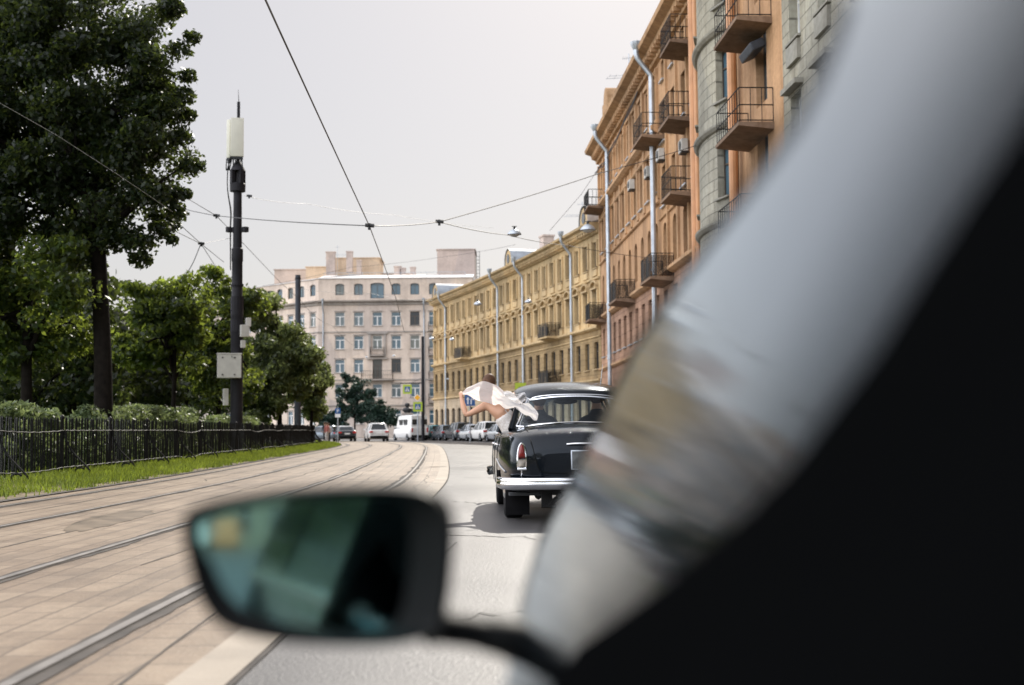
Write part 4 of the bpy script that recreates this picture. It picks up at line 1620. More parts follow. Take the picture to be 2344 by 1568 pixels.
for (u0, u1, dy, nm) in ((531, 560, -.25, 0), (520, 529, .05, 1)):
    a, b = P(u0, 274, Ym), P(u1, 362, Ym)
    mb = MB()
    mb.box(((a.x + b.x) / 2, Ym + dy, (a.z + b.z) / 2), (b.x - a.x, .22, a.z - b.z), Matrix.Rotation(R_(12 if nm == 0 else -20), 3, 'Z'), .04)
    o = mb.build('antenna_panel', M_panel, mroot, smooth=30)
    f = MB()
    f.box(((a.x + b.x) / 2, Ym + dy, b.z - .05), ((b.x - a.x) * .9, .16, .1), Matrix.Rotation(R_(12 if nm == 0 else -20), 3, 'Z'))
    for e in (-.3, 0, .3):
        f.tube([((a.x + b.x) / 2 + e * (b.x - a.x), Ym + dy, b.z - .05), ((a.x + b.x) / 2 + e * (b.x - a.x), Ym + dy, b.z - .22)], .025, 6)
    f.build('connector_plate', M_dark, o)
mb = MB()
for (u, e) in ((521, -.28), (527, -.2), (536, .1), (545, .15), (556, .2)):
    p0 = P(u, 366, Ym)
    p0.y = Ym - .2
    pts = smooth_pts([p0, p0 + Vector((0, 0, -.5)), Vector((c.x - .16 + .03 * e, Ym - .2, zC + 1.6)), Vector((c.x - .36, Ym - .22, zC + .9)), Vector((c.x - .38, Ym - .2, zC)), Vector((c.x - .26 - .05 * e, Ym - .12, zC - .9)),
                      Vector((c.x - .27 - .04 * e, Ym - .12, zB + 1.4)), Vector((c.x - .25, Ym - .15, zA + 2))], 5)
    mb.tube(pts, .022, 5)
mb.build('feeder_cable', M_black, mroot, smooth=60)
mb = MB()
for v in (526,):
    z = zc(v, 541, Ym)
    mb.box((c.x, Ym, z), (px(42), .2, .2))
    for e in (-1, 1):
        mb.lathe([(.06, -.12), (.14, -.1), (.14, .1), (.06, .12)], 8, Matrix.Translation((c.x + e * px(19), Ym - .05, z)))
mb.build('clamp', M_mast, mroot)
for v, h in ((700, .12), (655, .08), (760, .5), (712, .6)):
    mb = MB()
    z = zc(v, 541, Ym)
    mb.lathe([(px(15), z), (px(15.2), z + h)], 14, Matrix.Translation(c))
    mb.build('collar', M_mast, mroot)
for (u0, u1, v0, v1, dy, dp, nm) in ((503, 556, 813, 866, -.42, .42, 'cabinet'), (552, 571, 745, 772, -.2, .35, 'equipment_box'), (553, 563, 780, 797, -.2, .25, 'equipment_box'), (512, 523, 890, 928, -.1, .22, 'equipment_box'), (562, 573, 728, 748, .0, .3, 'equipment_box')):
    a, b = P(u0, v0, Ym), P(u1, v1, Ym)
    mb = MB()
    Mx = Matrix.Rotation(R_(14), 3, 'Z') if nm == 'cabinet' else Matrix.Rotation(R_(25), 3, 'Z')
    cc = Vector(((a.x + b.x) / 2, Ym + dy, (a.z + b.z) / 2))
    mb.box(cc, (b.x - a.x, dp, a.z - b.z), Mx, .02)
    o = mb.build(nm, M_box, mroot)
    if nm == 'cabinet':
        f = MB()
        for sx in (-.28, .22):
            for sz in (-.36, .36):
                f.box(cc + Mx @ Vector((sx * (b.x - a.x), -dp / 2 - .01, sz * (a.z - b.z))), (.06, .03, .05), Mx)
        f.box(cc + Mx @ Vector((.1 * (b.x - a.x), -dp / 2 - .01, .4 * (a.z - b.z))), (.03, .03, .06), Mx)
        f.build('latch', M_dark, o)
        f = MB()
        f.box(cc + Mx @ Vector((0, 0, (a.z - b.z) / 2 + .025)), ((b.x - a.x) * 1.05, dp * 1.1, .05), Mx, .01)
        f.build('cabinet_roof', M_box, o)
mb = MB()
mb.tube(smooth_pts([Vector((c.x + px(16), Ym - .2, zc(797, 560, Ym))), Vector((c.x + px(13), Ym - .25, zc(830, 553, Ym))), Vector((c.x + px(12), Ym - .3, zc(870, 552, Ym)))], 4), .02, 5)
mb.build('feeder_cable', M_black, mroot)

Yp = 83.0
pb = P(681, 968, Yp)
pr = empty('tram_pole', (pb.x, Yp, .15), 'plain grey tubular pole among the leaves near the end of the fence', 'pole')
mb = MB()
w = Yp / F_
mb.lathe([(w * 8, -.1), (w * 7.6, zc(760, 683, Yp)), (w * 6.4, zc(758, 683, Yp)), (w * 6.2, zc(636, 687, Yp)), (w * 6.4, zc(635, 687, Yp))], 16, Matrix.Translation((pb.x, Yp, .15)))
mb.build('pole_shaft', M_pole, pr, smooth=30)
mb = MB()
mb.lathe([(w * 6.9, 0), (w * 6.9, .12)], 16, Matrix.Translation((pb.x, Yp, zc(640, 687, Yp))))
mb.build('clamp', M_mast, pr)

Yq = 121
qb = P(968, 1000, Yq)
pr2 = empty('tram_pole', (qb.x, Yq, 0), 'dark tram pole with short arm at the corner of the yellow house', 'pole')
mb = MB()
mb.lathe([(.16, 0), (.15, 3), (.12, zc(770, 966, Yq))], 12, Matrix.Translation((qb.x, Yq, 0)))
mb.build('pole_shaft', M_mast, pr2, smooth=30)
mb = MB()
za = zc(877, 940, Yq)
mb.tube([(qb.x, Yq, za), (P(915, 877, Yq).x, Yq, za)], .05, 6)
mb.tube([(qb.x, Yq, za + .5), (P(940, 877, Yq).x, Yq, za)], .02, 5)
mb.build('arm', M_mast, pr2)

# ================================================================== OVERHEAD WIRES AND LAMPS
def wire(label, pts, r, m=None, sag=0.0, fittings=(), cat='wire', name='overhead_wire', n=8):
    out_ = []
    for i in range(len(pts) - 1):
        a, b = Vector(pts[i]), Vector(pts[i + 1])
        for k in range(n):
            f = k / n
            p = a.lerp(b, f)
            p.z -= sag * 4 * f * (1 - f)
            out_.append(p)
    out_.append(Vector(pts[-1]))
    root = empty(name, out_[0], label, cat)
    mb = MB()
    mb.tube(out_, r, 5)
    mb.build('wire_strand', m or M_wire, root)
    for p in fittings:
        p = Vector(p)
        f = MB()
        f.tube([p + Vector((-.1, 0, .02)), p + Vector((.12, 0, 0))], .05, 6)
        f.tube([p + Vector((0, 0, .06)), p + Vector((0, 0, -.1))], .035, 6)
        f.build('insulator', M_dark, root)
    return root


A = lambda u, v, Y: P(u, v, Y)
wire('straight contact wire of the near tram track, slanting down from the top edge', [A(605, -5, 14.2), A(640, 72, 16.3), A(740, 290, 21.9), A(845, 517, 32), A(880, 610, 40), A(905, 680, 52), A(925, 760, 74)], .013, fittings=[A(845, 517, 32)])
wire('span wire from behind the tall tree past the mast to the orange house', [A(380, 466, 50), A(495, 494, 45), A(845, 517, 32), A(1005, 508, 35), A(1375, 396, 45), A(1640, 318, 53.5)], .014, sag=.04, fittings=[A(495, 494, 45), A(1005, 508, 35)])
wire('faint wire carrying the hanging lamps, from the span wire to the orange house', [A(1005, 508, 35), A(1161, 538, 45), A(1298, 562, 54), A(1501, 592, 66)], .013, sag=.05)
wire('thin wire running from the mast top clamp towards the right', [A(560, 448, 54), A(700, 466, 62), A(900, 492, 75), A(1130, 522, 95)], .009, sag=.1, fittings=[A(570, 449, 54)])
wire('wire descending behind the mast from tree crown to grey pole', [A(430, 455, 48), A(495, 494, 52), A(545, 545, 62), A(635, 640, 74), A(690, 690, 83)], .013)
wire('pale feeder wire crossing the dark crown of the tall tree', [A(-20, 225, 24), A(130, 310, 26), A(270, 400, 28), A(395, 485, 34)], .006, M_cable)
wire('wire crossing the gap between tree crown and mast, upper one', [A(385, 490, 40), A(460, 558, 46), A(490, 605, 52)], .012, fittings=[A(460, 558, 46)])
wire('wire crossing the gap between tree crown and mast, lower one', [A(378, 518, 42), A(460, 558, 46), A(512, 600, 52)], .012)
wire('short faint wire from the wire crossing to the mast', [A(460, 558, 46), A(528, 545, 54)], .008)
wire('pale curved cable drooping from the wire crossing into the maple', smooth_pts([A(458, 562, 46), A(440, 605, 46), A(418, 636, 46), A(385, 655, 46), A(345, 666, 46)], 4), .018, M_cable, cat='cable', n=2)
wire('thin distant wire over the far grey house roof', [A(600, 655, 120), A(800, 612, 128), A(1000, 590, 135), A(1180, 560, 120)], .014, sag=.1)
wire('second thin distant wire lower across the far grey house', [A(650, 655, 118), A(850, 672, 125), A(990, 688, 132)], .014, sag=.2)
wire('long far wire sagging from the grey pole to the conifer', [A(690, 690, 83), A(760, 745, 100), A(830, 800, 120)], .012, sag=.3)
wire('wire from the eaves of the orange house down to the hanging lamp', [A(1365, 392, 86), A(1330, 445, 84), A(1258, 528, 82)], .014)


def lamp(u, v, Y, w, label, hang=None):
    p = P(u, v, Y)
    root = empty('hanging_lamp', p, label, 'street lamp', 'street lamps hanging over the road')
    r = w / 2 / F_ * Y
    mb = MB()
    T = Matrix.Translation(p)
    mb.lathe([(r, 0), (r * .97, r * .12), (r * .8, r * .38), (r * .5, r * .62), (r * .25, r * .75), (.01, r * .78)], 20, T, cap=False)
    mb.build('lamp_shade', M_zinc, root, smooth=50)
    mb = MB()
    mb.lathe([(r * .72, -.01), (r * .6, -r * .18), (r * .3, -r * .3), (.01, -r * .33)], 16, T, cap=False)
    mb.build('lamp_glass', M_box, root, smooth=50)
    mb = MB()
    mb.tube([p + Vector((0, 0, r * .7)), p + Vector((0, 0, r * 1.15))], r * .16, 8)
    mb.tube([p + Vector((-r * .35, 0, r * 1.15)), p + Vector((r * .35, 0, r * 1.15))], r * .06, 6)
    mb.build('lamp_hanger', M_dark, root)


lamp(1177, 537, 46, 33, 'largest dome lamp hanging on the wire in the open sky')
lamp(1345, 527, 57, 36, 'dome lamp hanging against the eaves where yellow and orange houses meet')
lamp(1093, 697, 78, 19, 'dome lamp hanging before the top windows of the yellow house, left of the pipe')
lamp(1209, 692, 86, 18, 'dome lamp hanging before the yellow house, just right of a downpipe')
lamp(988, 776, 100, 13, 'small dome lamp hanging at the left corner of the yellow house')
lamp(1034, 778, 104, 13, 'small dome lamp hanging beside the leftmost yellow house downpipe')
lamp(901, 815, 125, 8, 'tiny bright lamp hanging before the far grey house, right of its balconies')
lamp(839, 818, 128, 7, 'tiny bright lamp hanging before the middle balconies of the far grey house')
lamp(1025, 868, 122, 7, 'tiny lamp hanging low over the crossing sign')

# ================================================================== SIGNS
M_sblue = mat('sign_blue', (.012, .085, .27), .4, 0, .08)
M_slime = mat('sign_fluorescent_border', (.40, .52, .035), .5, 0, .05)
M_syel = mat('sign_amber', (.85, .42, .02), .5, 0, .05)
M_swhite = mat('sign_white', (.78, .78, .78), .5, 0, .05)
M_sdark = mat('sign_dark', (.02, .02, .025), .5, 0, .1)


def flat(pts, y, name, m, root, th=.01):
    mb = MB()
    mb.prism([Vector((p[0], y, p[1])) for p in pts], (0, th, 0))
    return mb.build(name, m, root)


def rect(cx, cz, w, h):
    return [(cx - w / 2, cz - h / 2), (cx + w / 2, cz - h / 2), (cx + w / 2, cz + h / 2), (cx - w / 2, cz + h / 2)]


def signpost(u, v, Y, label, builder, post=True, cat='sign', hang=0):
    p = P(u, v, Y)
    root = empty('road_sign', (p.x, Y, 0), label, cat)
    if post:
        mb = MB()
        mb.tube([(p.x, Y + .06, 0), (p.x, Y + .06, p.z + .5)], .04, 8)
        mb.build('sign_post', M_zinc, root)
    else:
        mb = MB()
        for e in (-.3, .3):
            mb.tube([(p.x + e, Y + .05, p.z + .3), (p.x + e, Y + .05, hang)], .02, 6)
        mb.build('sign_hanger', M_zinc, root)
    builder(root, p.x, Y, p.z)
    return root


def crossing(root, x, Y, z, s=.82):
    flat(rect(x, z, s, s * 1.05), Y - .02, 'border', M_slime, root)
    flat(rect(x, z, s * .62, s * .62), Y - .032, 'blue_panel', M_sblue, root)
    flat([(x - s * .25, z - s * .22), (x + s * .25, z - s * .22), (x, z + s * .24)], Y - .044, 'white_triangle', M_swhite, root)
    a = arch_pts(x - s * .035, x + s * .035, z + s * .05, s * .035, 6)
    mb = MB()
    for poly in ([(x - .03, z + .06), (x + .03, z + .06), (x + .04, z - .05), (x - .03, z - .05)], [(x - .03, z - .05), (x + .01, z - .05), (x - .05, z - .18), (x - .09, z - .17)],
                 [(x, z - .05), (x + .04, z - .05), (x + .10, z - .17), (x + .06, z - .18)], [(x - .02, z + .07), (x + .02, z + .07), (x + .02, z + .12), (x - .02, z + .12)]):
        mb.prism([Vector((p[0], Y - .056, p[1])) for p in poly], (0, .01, 0))
    mb.build('walking_figure', M_sdark, root)


def diamond(root, x, Y, z, s=.34):
    flat([(x - s, z), (x, z - s), (x + s, z), (x, z + s)], Y - .02, 'white_diamond', M_swhite, root)
    s *= .82
    flat([(x - s, z), (x, z - s), (x + s, z), (x, z + s)], Y - .032, 'amber_diamond', M_syel, root)


def parking(root, x, Y, z):
    w = 12.5 / F_ * Y
    flat(rect(x, z + w * .35, w, w), Y - .02, 'blue_panel', M_sblue, root)
    flat(rect(x, z - w * .5, w, w * .62), Y - .02, 'white_plate', M_swhite, root)
    mb = MB()
    k = w * .35
    for poly in (rect(x - k * .35, z + w * .35, k * .28, k * 1.8), rect(x + k * .05, z + w * .35 + k * .75, k * .7, k * .25), rect(x + k * .05, z + w * .35 - k * .05, k * .7, k * .25), rect(x + k * .45, z + w * .35 + k * .35, k * .26, k * .9)):
        mb.prism([Vector((p[0], Y - .036, p[1])) for p in poly], (0, .012, 0))
    mb.build('letter', M_swhite, root)


def lanes(root, x, Y, z):
    flat(rect(x, z, .8, .85), Y - .02, 'blue_panel', M_sblue, root)
    mb = MB()
    for poly in ([(x - .2, z - .3), (x - .1, z - .3), (x - .1, z + .05), (x - .2, z + .05)], [(x - .28, z + .05), (x - .02, z + .05), (x - .15, z + .25)], rect(x + .1, z - .12, .08, .36),
                 rect(x + .18, z + .08, .2, .08), [(x + .27, z - .02), (x + .27, z + .2), (x + .38, z + .1)]):
        mb.prism([Vector((p[0], Y - .036, p[1])) for p in poly], (0, .012, 0))
    mb.build('arrow', M_swhite, root)


def lime(root, x, Y, z):
    flat(rect(x, z, .72, .78), Y - .02, 'border', M_slime, root)
    flat(rect(x + .08, z - .1, .42, .42), Y - .032, 'blue_panel', M_sblue, root)


signpost(932, 891, 120, 'yellow bordered pedestrian crossing sign hanging from the dark pole arm', crossing, False, hang=zc(877, 932, 120))
r = signpost(956, 931, 117, 'yellow bordered pedestrian crossing sign standing below the amber diamond sign', crossing)
signpost(955, 910, 118, 'amber diamond priority road sign above the lower crossing sign', diamond)
signpost(773, 945, 108, 'blue parking sign with white plate before the dark shrubs', parking)
signpost(1075, 916, 99, 'blue lane arrow sign seen behind the bent elbow of the woman', lanes)
signpost(1191, 890, 84, 'bright yellow green sign partly hidden by the old car roof', lime)
# ================================================================== PARKED CARS
def paint(name, c, rough=.25, metal=.3):
    m, nt, b = new_mat(name)
    b.inputs['Base Color'].default_value = (*c, 1)
    co = coords(nt)
    nt.links.new(ramp(nt, noise(nt, co, 5, 4), [(.3, tuple(x * .85 for x in c)), (.7, tuple(min(1, x * 1.1) for x in c))]), b.inputs['Base Color'])
    b.inputs['Roughness'].default_value = rough
    b.inputs['Metallic'].default_value = metal
    b.inputs['Coat Weight'].default_value = .6
    b.inputs['Coat Roughness'].default_value = .05
    return m


M_cg = mat('car_glass', (.012, .018, .022), .05, 0, .2, 4, spec=.7)
M_red = mat('tail_lamp_red', (.45, .015, .012), .25, 0, .1)
M_plate = mat('plate_white', (.7, .7, .68), .5, 0, .05)


def car_shape(kind):
    """stations: y, half width, sill z, shoulder z, top z for the lower body; cabin rings: y0,y1 belt / roof"""
    if kind == 'suv':
        return dict(L=4.6, W=1.88, H=1.68, belt=1.02, hood=1.02, tail=1.04, cab=(-2.12, 1.05), roof=(-1.85, .35), wr=.36)
    if kind == 'hatch':
        return dict(L=4.1, W=1.75, H=1.48, belt=.92, hood=.90, tail=.95, cab=(-1.9, 1.1), roof=(-1.45, .3), wr=.31)
    if kind == 'sedan':
        return dict(L=4.6, W=1.8, H=1.46, belt=.92, hood=.88, tail=1.0, cab=(-1.75, 1.15), roof=(-1.0, .4), wr=.32)
    return dict(L=5.4, W=2.0, H=2.45, belt=1.25, hood=1.15, tail=1.3, cab=(-2.62, 1.9), roof=(-2.6, 1.3), wr=.34)


def make_car(kind, pm, label, loc, rotz, group, roofm=None):
    S = car_shape(kind)
    root = empty('parked_van' if kind == 'van' else 'parked_car', loc, label, 'van' if kind == 'van' else 'car', group)
    root.rotation_euler = (0, 0, rotz)
    L, W, H, zb = S['L'], S['W'] / 2, S['H'], .24
    ys = [(-L / 2, .80, .42, S['tail'] - .12), (-L / 2 + .06, .92, .32, S['tail'] - .03), (-L / 2 + .35, .98, .26, S['tail'] + .02), (S['cab'][0] + .8, 1, .22, S['belt'] + .02), (0, 1, .2, S['belt']),
          (S['cab'][1] - .1, 1, .22, S['hood'] + .02), (L / 2 - .5, .96, .26, S['hood'] - .08), (L / 2 - .1, .86, .3, S['hood'] - .2), (L / 2, .72, .38, S['hood'] - .32)]
    st = smooth_pts([(a[0], a[1], a[2]) for a in ys], 4)
    tz = smooth_pts([(a[0], a[3], 0) for a in ys], 4)
    rows = []
    for a, t in zip(st, tz):
        w, zl, zt = W * a.y, a.z, t.y
        half = [(0, zl), (.8 * w, zl), (.96 * w, zl + .07), (w, zl + .28), (w, .62 * zt + .1), (.975 * w, zt - .12), (.9 * w, zt - .02), (.6 * w, zt + .02), (0, zt + .03)]
        prof = smooth_pts([(x, a.x, z) for x, z in half], 3)
        rows.append(prof + [Vector((-p.x, p.y, p.z)) for p in prof[-2:0:-1]])
    mb = MB()
    mb.grid(rows, cv=True)
    for r, fl_ in ((rows[0], 1), (rows[-1], 0)):
        mb.add(r, [tuple(range(len(r)))])
    mb.build('body', pm, root, smooth=50, local=True)
    # greenhouse
    (c0, c1), (r0, r1) = S['cab'], S['roof']
    wb, wr = W * .93, W * (.72 if kind != 'van' else .86)
    def ringpts(y0, y1, w, z, ins):
        return [Vector((-w + ins, y0, z)), Vector((w - ins, y0, z)), Vector((w, y0 + .3, z)), Vector((w, y1 - .4, z)), Vector((w - ins * 1.5, y1, z)), Vector((-w + ins * 1.5, y1, z)), Vector((-w, y1 - .4, z)), Vector((-w, y0 + .3, z))]
    lo, hi = ringpts(c0, c1, wb, S['belt'] - .02, .12), ringpts(r0, r1, wr, H - .09, .1)
    mb = MB()
    mb.grid([lo, hi], cv=True)
    if kind == 'van':
        mb.build('cabin_panel', pm, root, local=True)
    else:
        mb.build('cabin_glass', M_cg, root, local=True)
    mb = MB()
    top = [Vector((p.x * .8, p.y * .9 + (r0 + r1) * .05, H)) for p in hi]
    eave = [p + Vector((0, 0, .01)) for p in hi]
    eave2 = [Vector((p.x * 1.02, p.y, H - .12)) for p in hi]
    mb.grid([eave2, eave, top], cv=True)
    mb.add(top, [tuple(range(8))])
    mb.build('roof', roofm or pm, root, smooth=50, local=True)
    if kind != 'van':
        mb = MB()
        for i in range(8):
            mb.tube([lo[i] * 1.005, hi[i] * 1.005], .05, 6)
        for sx in (-1, 1):
            y = (c0 + c1) / 2 - .25
            mb.tube([Vector((sx * wb * 1.005, y, S['belt'])), Vector((sx * wr * 1.01, y, H - .1))], .045, 6)
        mb.build('pillars', pm, root, local=True)
    else:
        for sx in (-.45, .45):
            mb = MB()
            mb.box((sx, c0 - .03, 1.78), (.6, .03, .5), None, .01)
            mb.build('rear_window', M_cg, root, local=True)
        for y in (-1.2, .1):
            mb = MB()
            mb.box((-W * .93, y, 1.75), (.05, .95, .55), Matrix.Rotation(R_(-6), 3, 'Y'), .01)
            mb.build('side_window', M_cg, root, local=True)
    for sx in (-1, 1):
        for y in (-L / 2 + .85, L / 2 - .85):
            mb = MB()
            M = Matrix.Translation((sx * (W - .1), y, S['wr'])) @ Matrix.Rotation(R_(90) * sx, 4, 'Y')
            r = S['wr']
            mb.lathe([(r * .6, -.1), (r * .95, -.1), (r, -.06), (r, .07), (r * .95, .11), (r * .6, .11)], 18, M)
            t = mb.build('wheel', M_rubber, root, smooth=40, local=True)
            mb = MB()
            mb.lathe([(r * .62, .06), (r * .58, .115), (r * .2, .10), (.01, .11)], 14, M)
            mb.build('rim', M_zinc, t, smooth=40, local=True)
        mb = MB()
        zz = S['tail'] - .16
        mb.box((sx * W * .76, -L / 2 + .03, zz if kind != 'van' else 1.0), (.34 if kind != 'van' else .14, .12, .15 if kind != 'van' else .4), None, .02)
        mb.build('tail_light', M_red, root, local=True)
        mb = MB()
        mb.box((sx * (W + .08), c1 - .5, S['belt'] + .08), (.2, .1, .14), None, .03)
        mb.build('wing_mirror', pm, root, local=True)
    mb = MB()
    mb.box((0, -L / 2 - .005, .42), (W * 1.7, .12, .22), None, .04)
    mb.build('bumper', M_black, root, smooth=40, local=True)
    mb = MB()
    mb.box((0, -L / 2 - .04 + .05, .72 if kind != 'van' else .9), (.5, .1, .12))
    mb.build('number_plate', M_plate, root, local=True)
    return root


GRPP = 'cars parked along the yellow house'
C_sil = paint('silver_paint', (.42, .45, .48), .25, .6)
C_whi = paint('white_car_paint', (.72, .72, .70), .25, 0)
C_dk = paint('dark_grey_car_paint', (.05, .06, .07), .22, .4)
C_teal = paint('teal_car_paint', (.04, .22, .25), .22, .3)
C_blue = paint('blue_car_paint', (.05, .15, .32), .22, .3)
C_gray = paint('mid_grey_car_paint', (.14, .17, .20), .22, .5)


def car_at(kind, pm, u, Y, rot, label, group=None, roofm=None):
    r = ray(u, 1000)
    return make_car(kind, pm, label, (r.x * Y, Y, 0.0), R_(rot), group, roofm)


car_at('hatch', C_sil, 1147, 104, 17, 'silver hatchback at the right end of the parked row, beside the old black car', GRPP)
car_at('suv', C_whi, 1112, 109, 17, 'white off-road car parked directly under the leaning woman', GRPP)
car_at('hatch', C_sil, 1080, 114, 18, 'silver hatchback parked just left of the white off-road car', GRPP)
car_at('suv', C_dk, 1050, 118, 18, 'dark grey off-road car in the middle of the parked row', GRPP)
car_at('hatch', C_gray, 1017, 123, 18, 'mid grey hatchback parked between the teal car and the dark off-road car', GRPP)
car_at('hatch', C_teal, 992, 127, 19, 'teal hatchback parked beside the blue one', GRPP)
car_at('hatch', C_blue, 966, 131, 20, 'small blue hatchback parked right behind the white van', GRPP)
car_at('van', C_whi, 939, 126, 24, 'tall white van with two rear windows')
car_at('suv', C_whi, 861, 119, 12, 'white off-road car driving alone across the far junction')
car_at('sedan', C_dk, 788, 122, 14, 'dark sedan with pale roof waiting near the conifer', None, C_whi)
car_at('hatch', C_gray, 738, 124, 60, 'dark hatchback half hidden by the end of the fence')
M_orp = paint('orange_van_paint', (.75, .33, .14), .3, 0)
make_car('van', C_whi, 'white van far behind the viewpoint, a pale spot in the wing mirror', (.3, -96, 0), 0, None)
make_car('van', M_orp, 'orange van far behind the viewpoint, a warm spot in the wing mirror', (2.5, -98, 0), 0, None)

# ================================================================== PEOPLE
M_skin = mat('skin', (.60, .34, .22), .5, 0, .08, 6)
M_hair = mat('brown_hair', (.085, .04, .02), .6, 0, .3, 30, spec=.25)
M_dkcloth = mat('dark_cloth', (.02, .022, .028), .85, 0, .3, 12)
M_ltcloth = mat('light_cloth', (.5, .47, .45), .85, 0, .2, 12)
M_redcloth = mat('dull_red_cloth', (.35, .12, .10), .85, 0, .2, 12)


def skin_body(name, verts, edges, radii, root_i, m, parent=None, sub=2, local=False):
    """one continuous body grown over a joint skeleton"""
    me = bpy.data.meshes.new(name)
    me.from_pydata([tuple(v) for v in verts], edges, [])
    o = bpy.data.objects.new(name, me)
    COL.objects.link(o)
    sk = o.modifiers.new('skin', 'SKIN')
    sk.use_smooth_shade = True
    for i, sv in enumerate(me.skin_vertices[0].data):
        r = radii[i]
        sv.radius = (r, r) if not isinstance(r, tuple) else r
        sv.use_root = (i == root_i)
    ss = o.modifiers.new('sub', 'SUBSURF')
    ss.levels = ss.render_levels = sub
    dg = bpy.context.evaluated_depsgraph_get()
    new = bpy.data.meshes.new_from_object(o.evaluated_get(dg))
    o.modifiers.clear()
    o.data = new
    new.name = name
    new.materials.clear()
    new.materials.append(m)
    new.polygons.foreach_set('use_smooth', [True] * len(new.polygons))
    if parent is not None:
        if not local:
            new.transform(Matrix.Translation(-parent.location))
        o.parent = parent
    return o


def ellipsoid(mb, c, r, M=None, n=14, m=10):
    prof = [(math.sin(math.pi * i / m), -math.cos(math.pi * i / m)) for i in range(m + 1)]
    prof[0], prof[-1] = (.001, -1), (.001, 1)
    T = Matrix.Translation(c) @ (M.to_4x4() if M is not None else Matrix.Identity(4)) @ Matrix.Diagonal((r[0], r[1], r[2], 1))
    return mb.lathe(prof, n, T)


# ---- the woman leaning out of the rear window of the old car, back turned, one bent arm holding the veil
Yb = 15.75
wr_ = empty('person', P(1178, 985, Yb), 'woman in white strapless dress and veil leaning out of the old car window', 'person')
V, Ed, Ra = [], [], []


def jt(p, r, parent=None):
    V.append(Vector(p)); Ra.append(r)
    if parent is not None:
        Ed.append((parent, len(V) - 1))
    return len(V) - 1


pel = jt(P(1182, 990, Yb), (.17, .13))
wst = jt(P(1165, 964, Yb), (.145, .11), pel)
che = jt(P(1147, 944, Yb), (.165, .115), wst)
upc = jt(P(1134, 929, Yb), (.14, .09), che)
nck = jt(P(1127, 909, Yb), .05, upc)
hd0 = jt(P(1122, 896, Yb + .02), .066, nck)
hd1 = jt(P(1119, 882, Yb + .03), .088, hd0)
hd2 = jt(P(1117, 869, Yb + .02), .075, hd1)
nose = jt(P(1118, 886, Yb + .12), .016, hd1)
e1 = jt(P(1130, 884, Yb + .02), .014, hd1)
e2 = jt(P(1107, 884, Yb + .02), .014, hd1)
sh = jt(P(1113, 927, Yb), .062, upc)
ua = jt(P(1093, 938, Yb - .02), .046, sh)
el = jt(P(1067, 951, Yb - .03), .036, ua)
fa = jt(P(1061, 932, Yb), .037, el)
wri = jt(P(1055.5, 910, Yb + .03), .023, fa)
pal = jt(P(1054, 903, Yb + .03), (.03, .018), wri)
for (du, dv, dy, r, k) in ((-3.2, -3.5, .02, .0095, 1), (-1.0, -5.0, .04, .0095, 1), (1.2, -5.2, .05, .009, 1), (3.0, -4.2, .05, .008, 1), (4.0, -.5, -.02, .010, 1)):
    f1 = jt(P(1054 + du, 903 + dv, Yb + .03 + dy * .4), r, pal)
    f2 = jt(P(1054 + du * 1.35 + 1.2, 903 + dv * 1.1 + .2, Yb + .03 + dy), r * .9, f1)
    f3 = jt(P(1054 + du * 1.2 + 3.0, 903 + dv * .8 + 1.0, Yb + .03 + dy * 1.1), r * .8, f2)
shr = jt(P(1158, 922, Yb + .1), .06, upc)
uar = jt(P(1176, 905, Yb + .25), .044, shr)
elr = jt(P(1192, 902, Yb + .45), .035, uar)
far_ = jt(P(1200, 912, Yb + .62), .03, elr)
hnr = jt(P(1206, 920, Yb + .72), .026, far_)
for s_ in (-1, 1):
    hp = jt(P(1190 + 5 * s_, 1003, Yb + .02 + .03 * s_), .085, pel)
    kn = jt(P(1222 + 8 * s_, 1015, Yb + .35), .06, hp)
    jt(P(1226 + 8 * s_, 1068, Yb + .45), .04, kn)
skin_body('body', V, Ed, Ra, 0, M_skin, wr_, 2)
# hair: smooth brown head of hair gathered low
mb = MB()
hc = P(1118.5, 875, Yb + .005)
ellipsoid(mb, hc, (.083, .092, .108), Matrix.Rotation(R_(10), 3, 'Y'), 20, 14)
ellipsoid(mb, P(1120, 887, Yb - .05), (.045, .04, .04), None, 14, 10)
mb.build('hair', M_hair, wr_, smooth=60)
# dress bodice wrapping the lower back
M_dress, _nt, _b = new_mat('white_dress')
_co = coords(_nt)
_nt.links.new(ramp(_nt, noise(_nt, _co, 55, 2), [(.4, (.62, .58, .54)), (.6, (.80, .77, .74))]), _b.inputs['Base Color'])
_b.inputs['Roughness'].default_value = .7
bump(_nt, _b, noise(_nt, _co, 60, 2), .6, .01)
Vd, Ed2, Rd = [P(1147, 947, Yb), P(1154, 955, Yb), P(1161, 965, Yb), P(1170, 978, Yb), P(1186, 995, Yb), P(1205, 1008, Yb + .15)], [(0, 1), (1, 2), (2, 3), (3, 4), (4, 5)], [(.15, .12), (.175, .135), (.17, .13), (.19, .15), (.21, .17), (.2, .18)]
skin_body('dress', Vd, Ed2, Rd, 0, M_dress, wr_, 2)
mb = MB()
for i in range(8):                                # lace-up back
    a = P(1152 + i * 1.9, 938 + i * 2.4, Yb - .12)
    mb.tube([a + Vector((-.02, 0, .012)), a + Vector((.025, -.012, -.004))], .005, 5)
mb.build('dress_lacing', M_white, wr_)
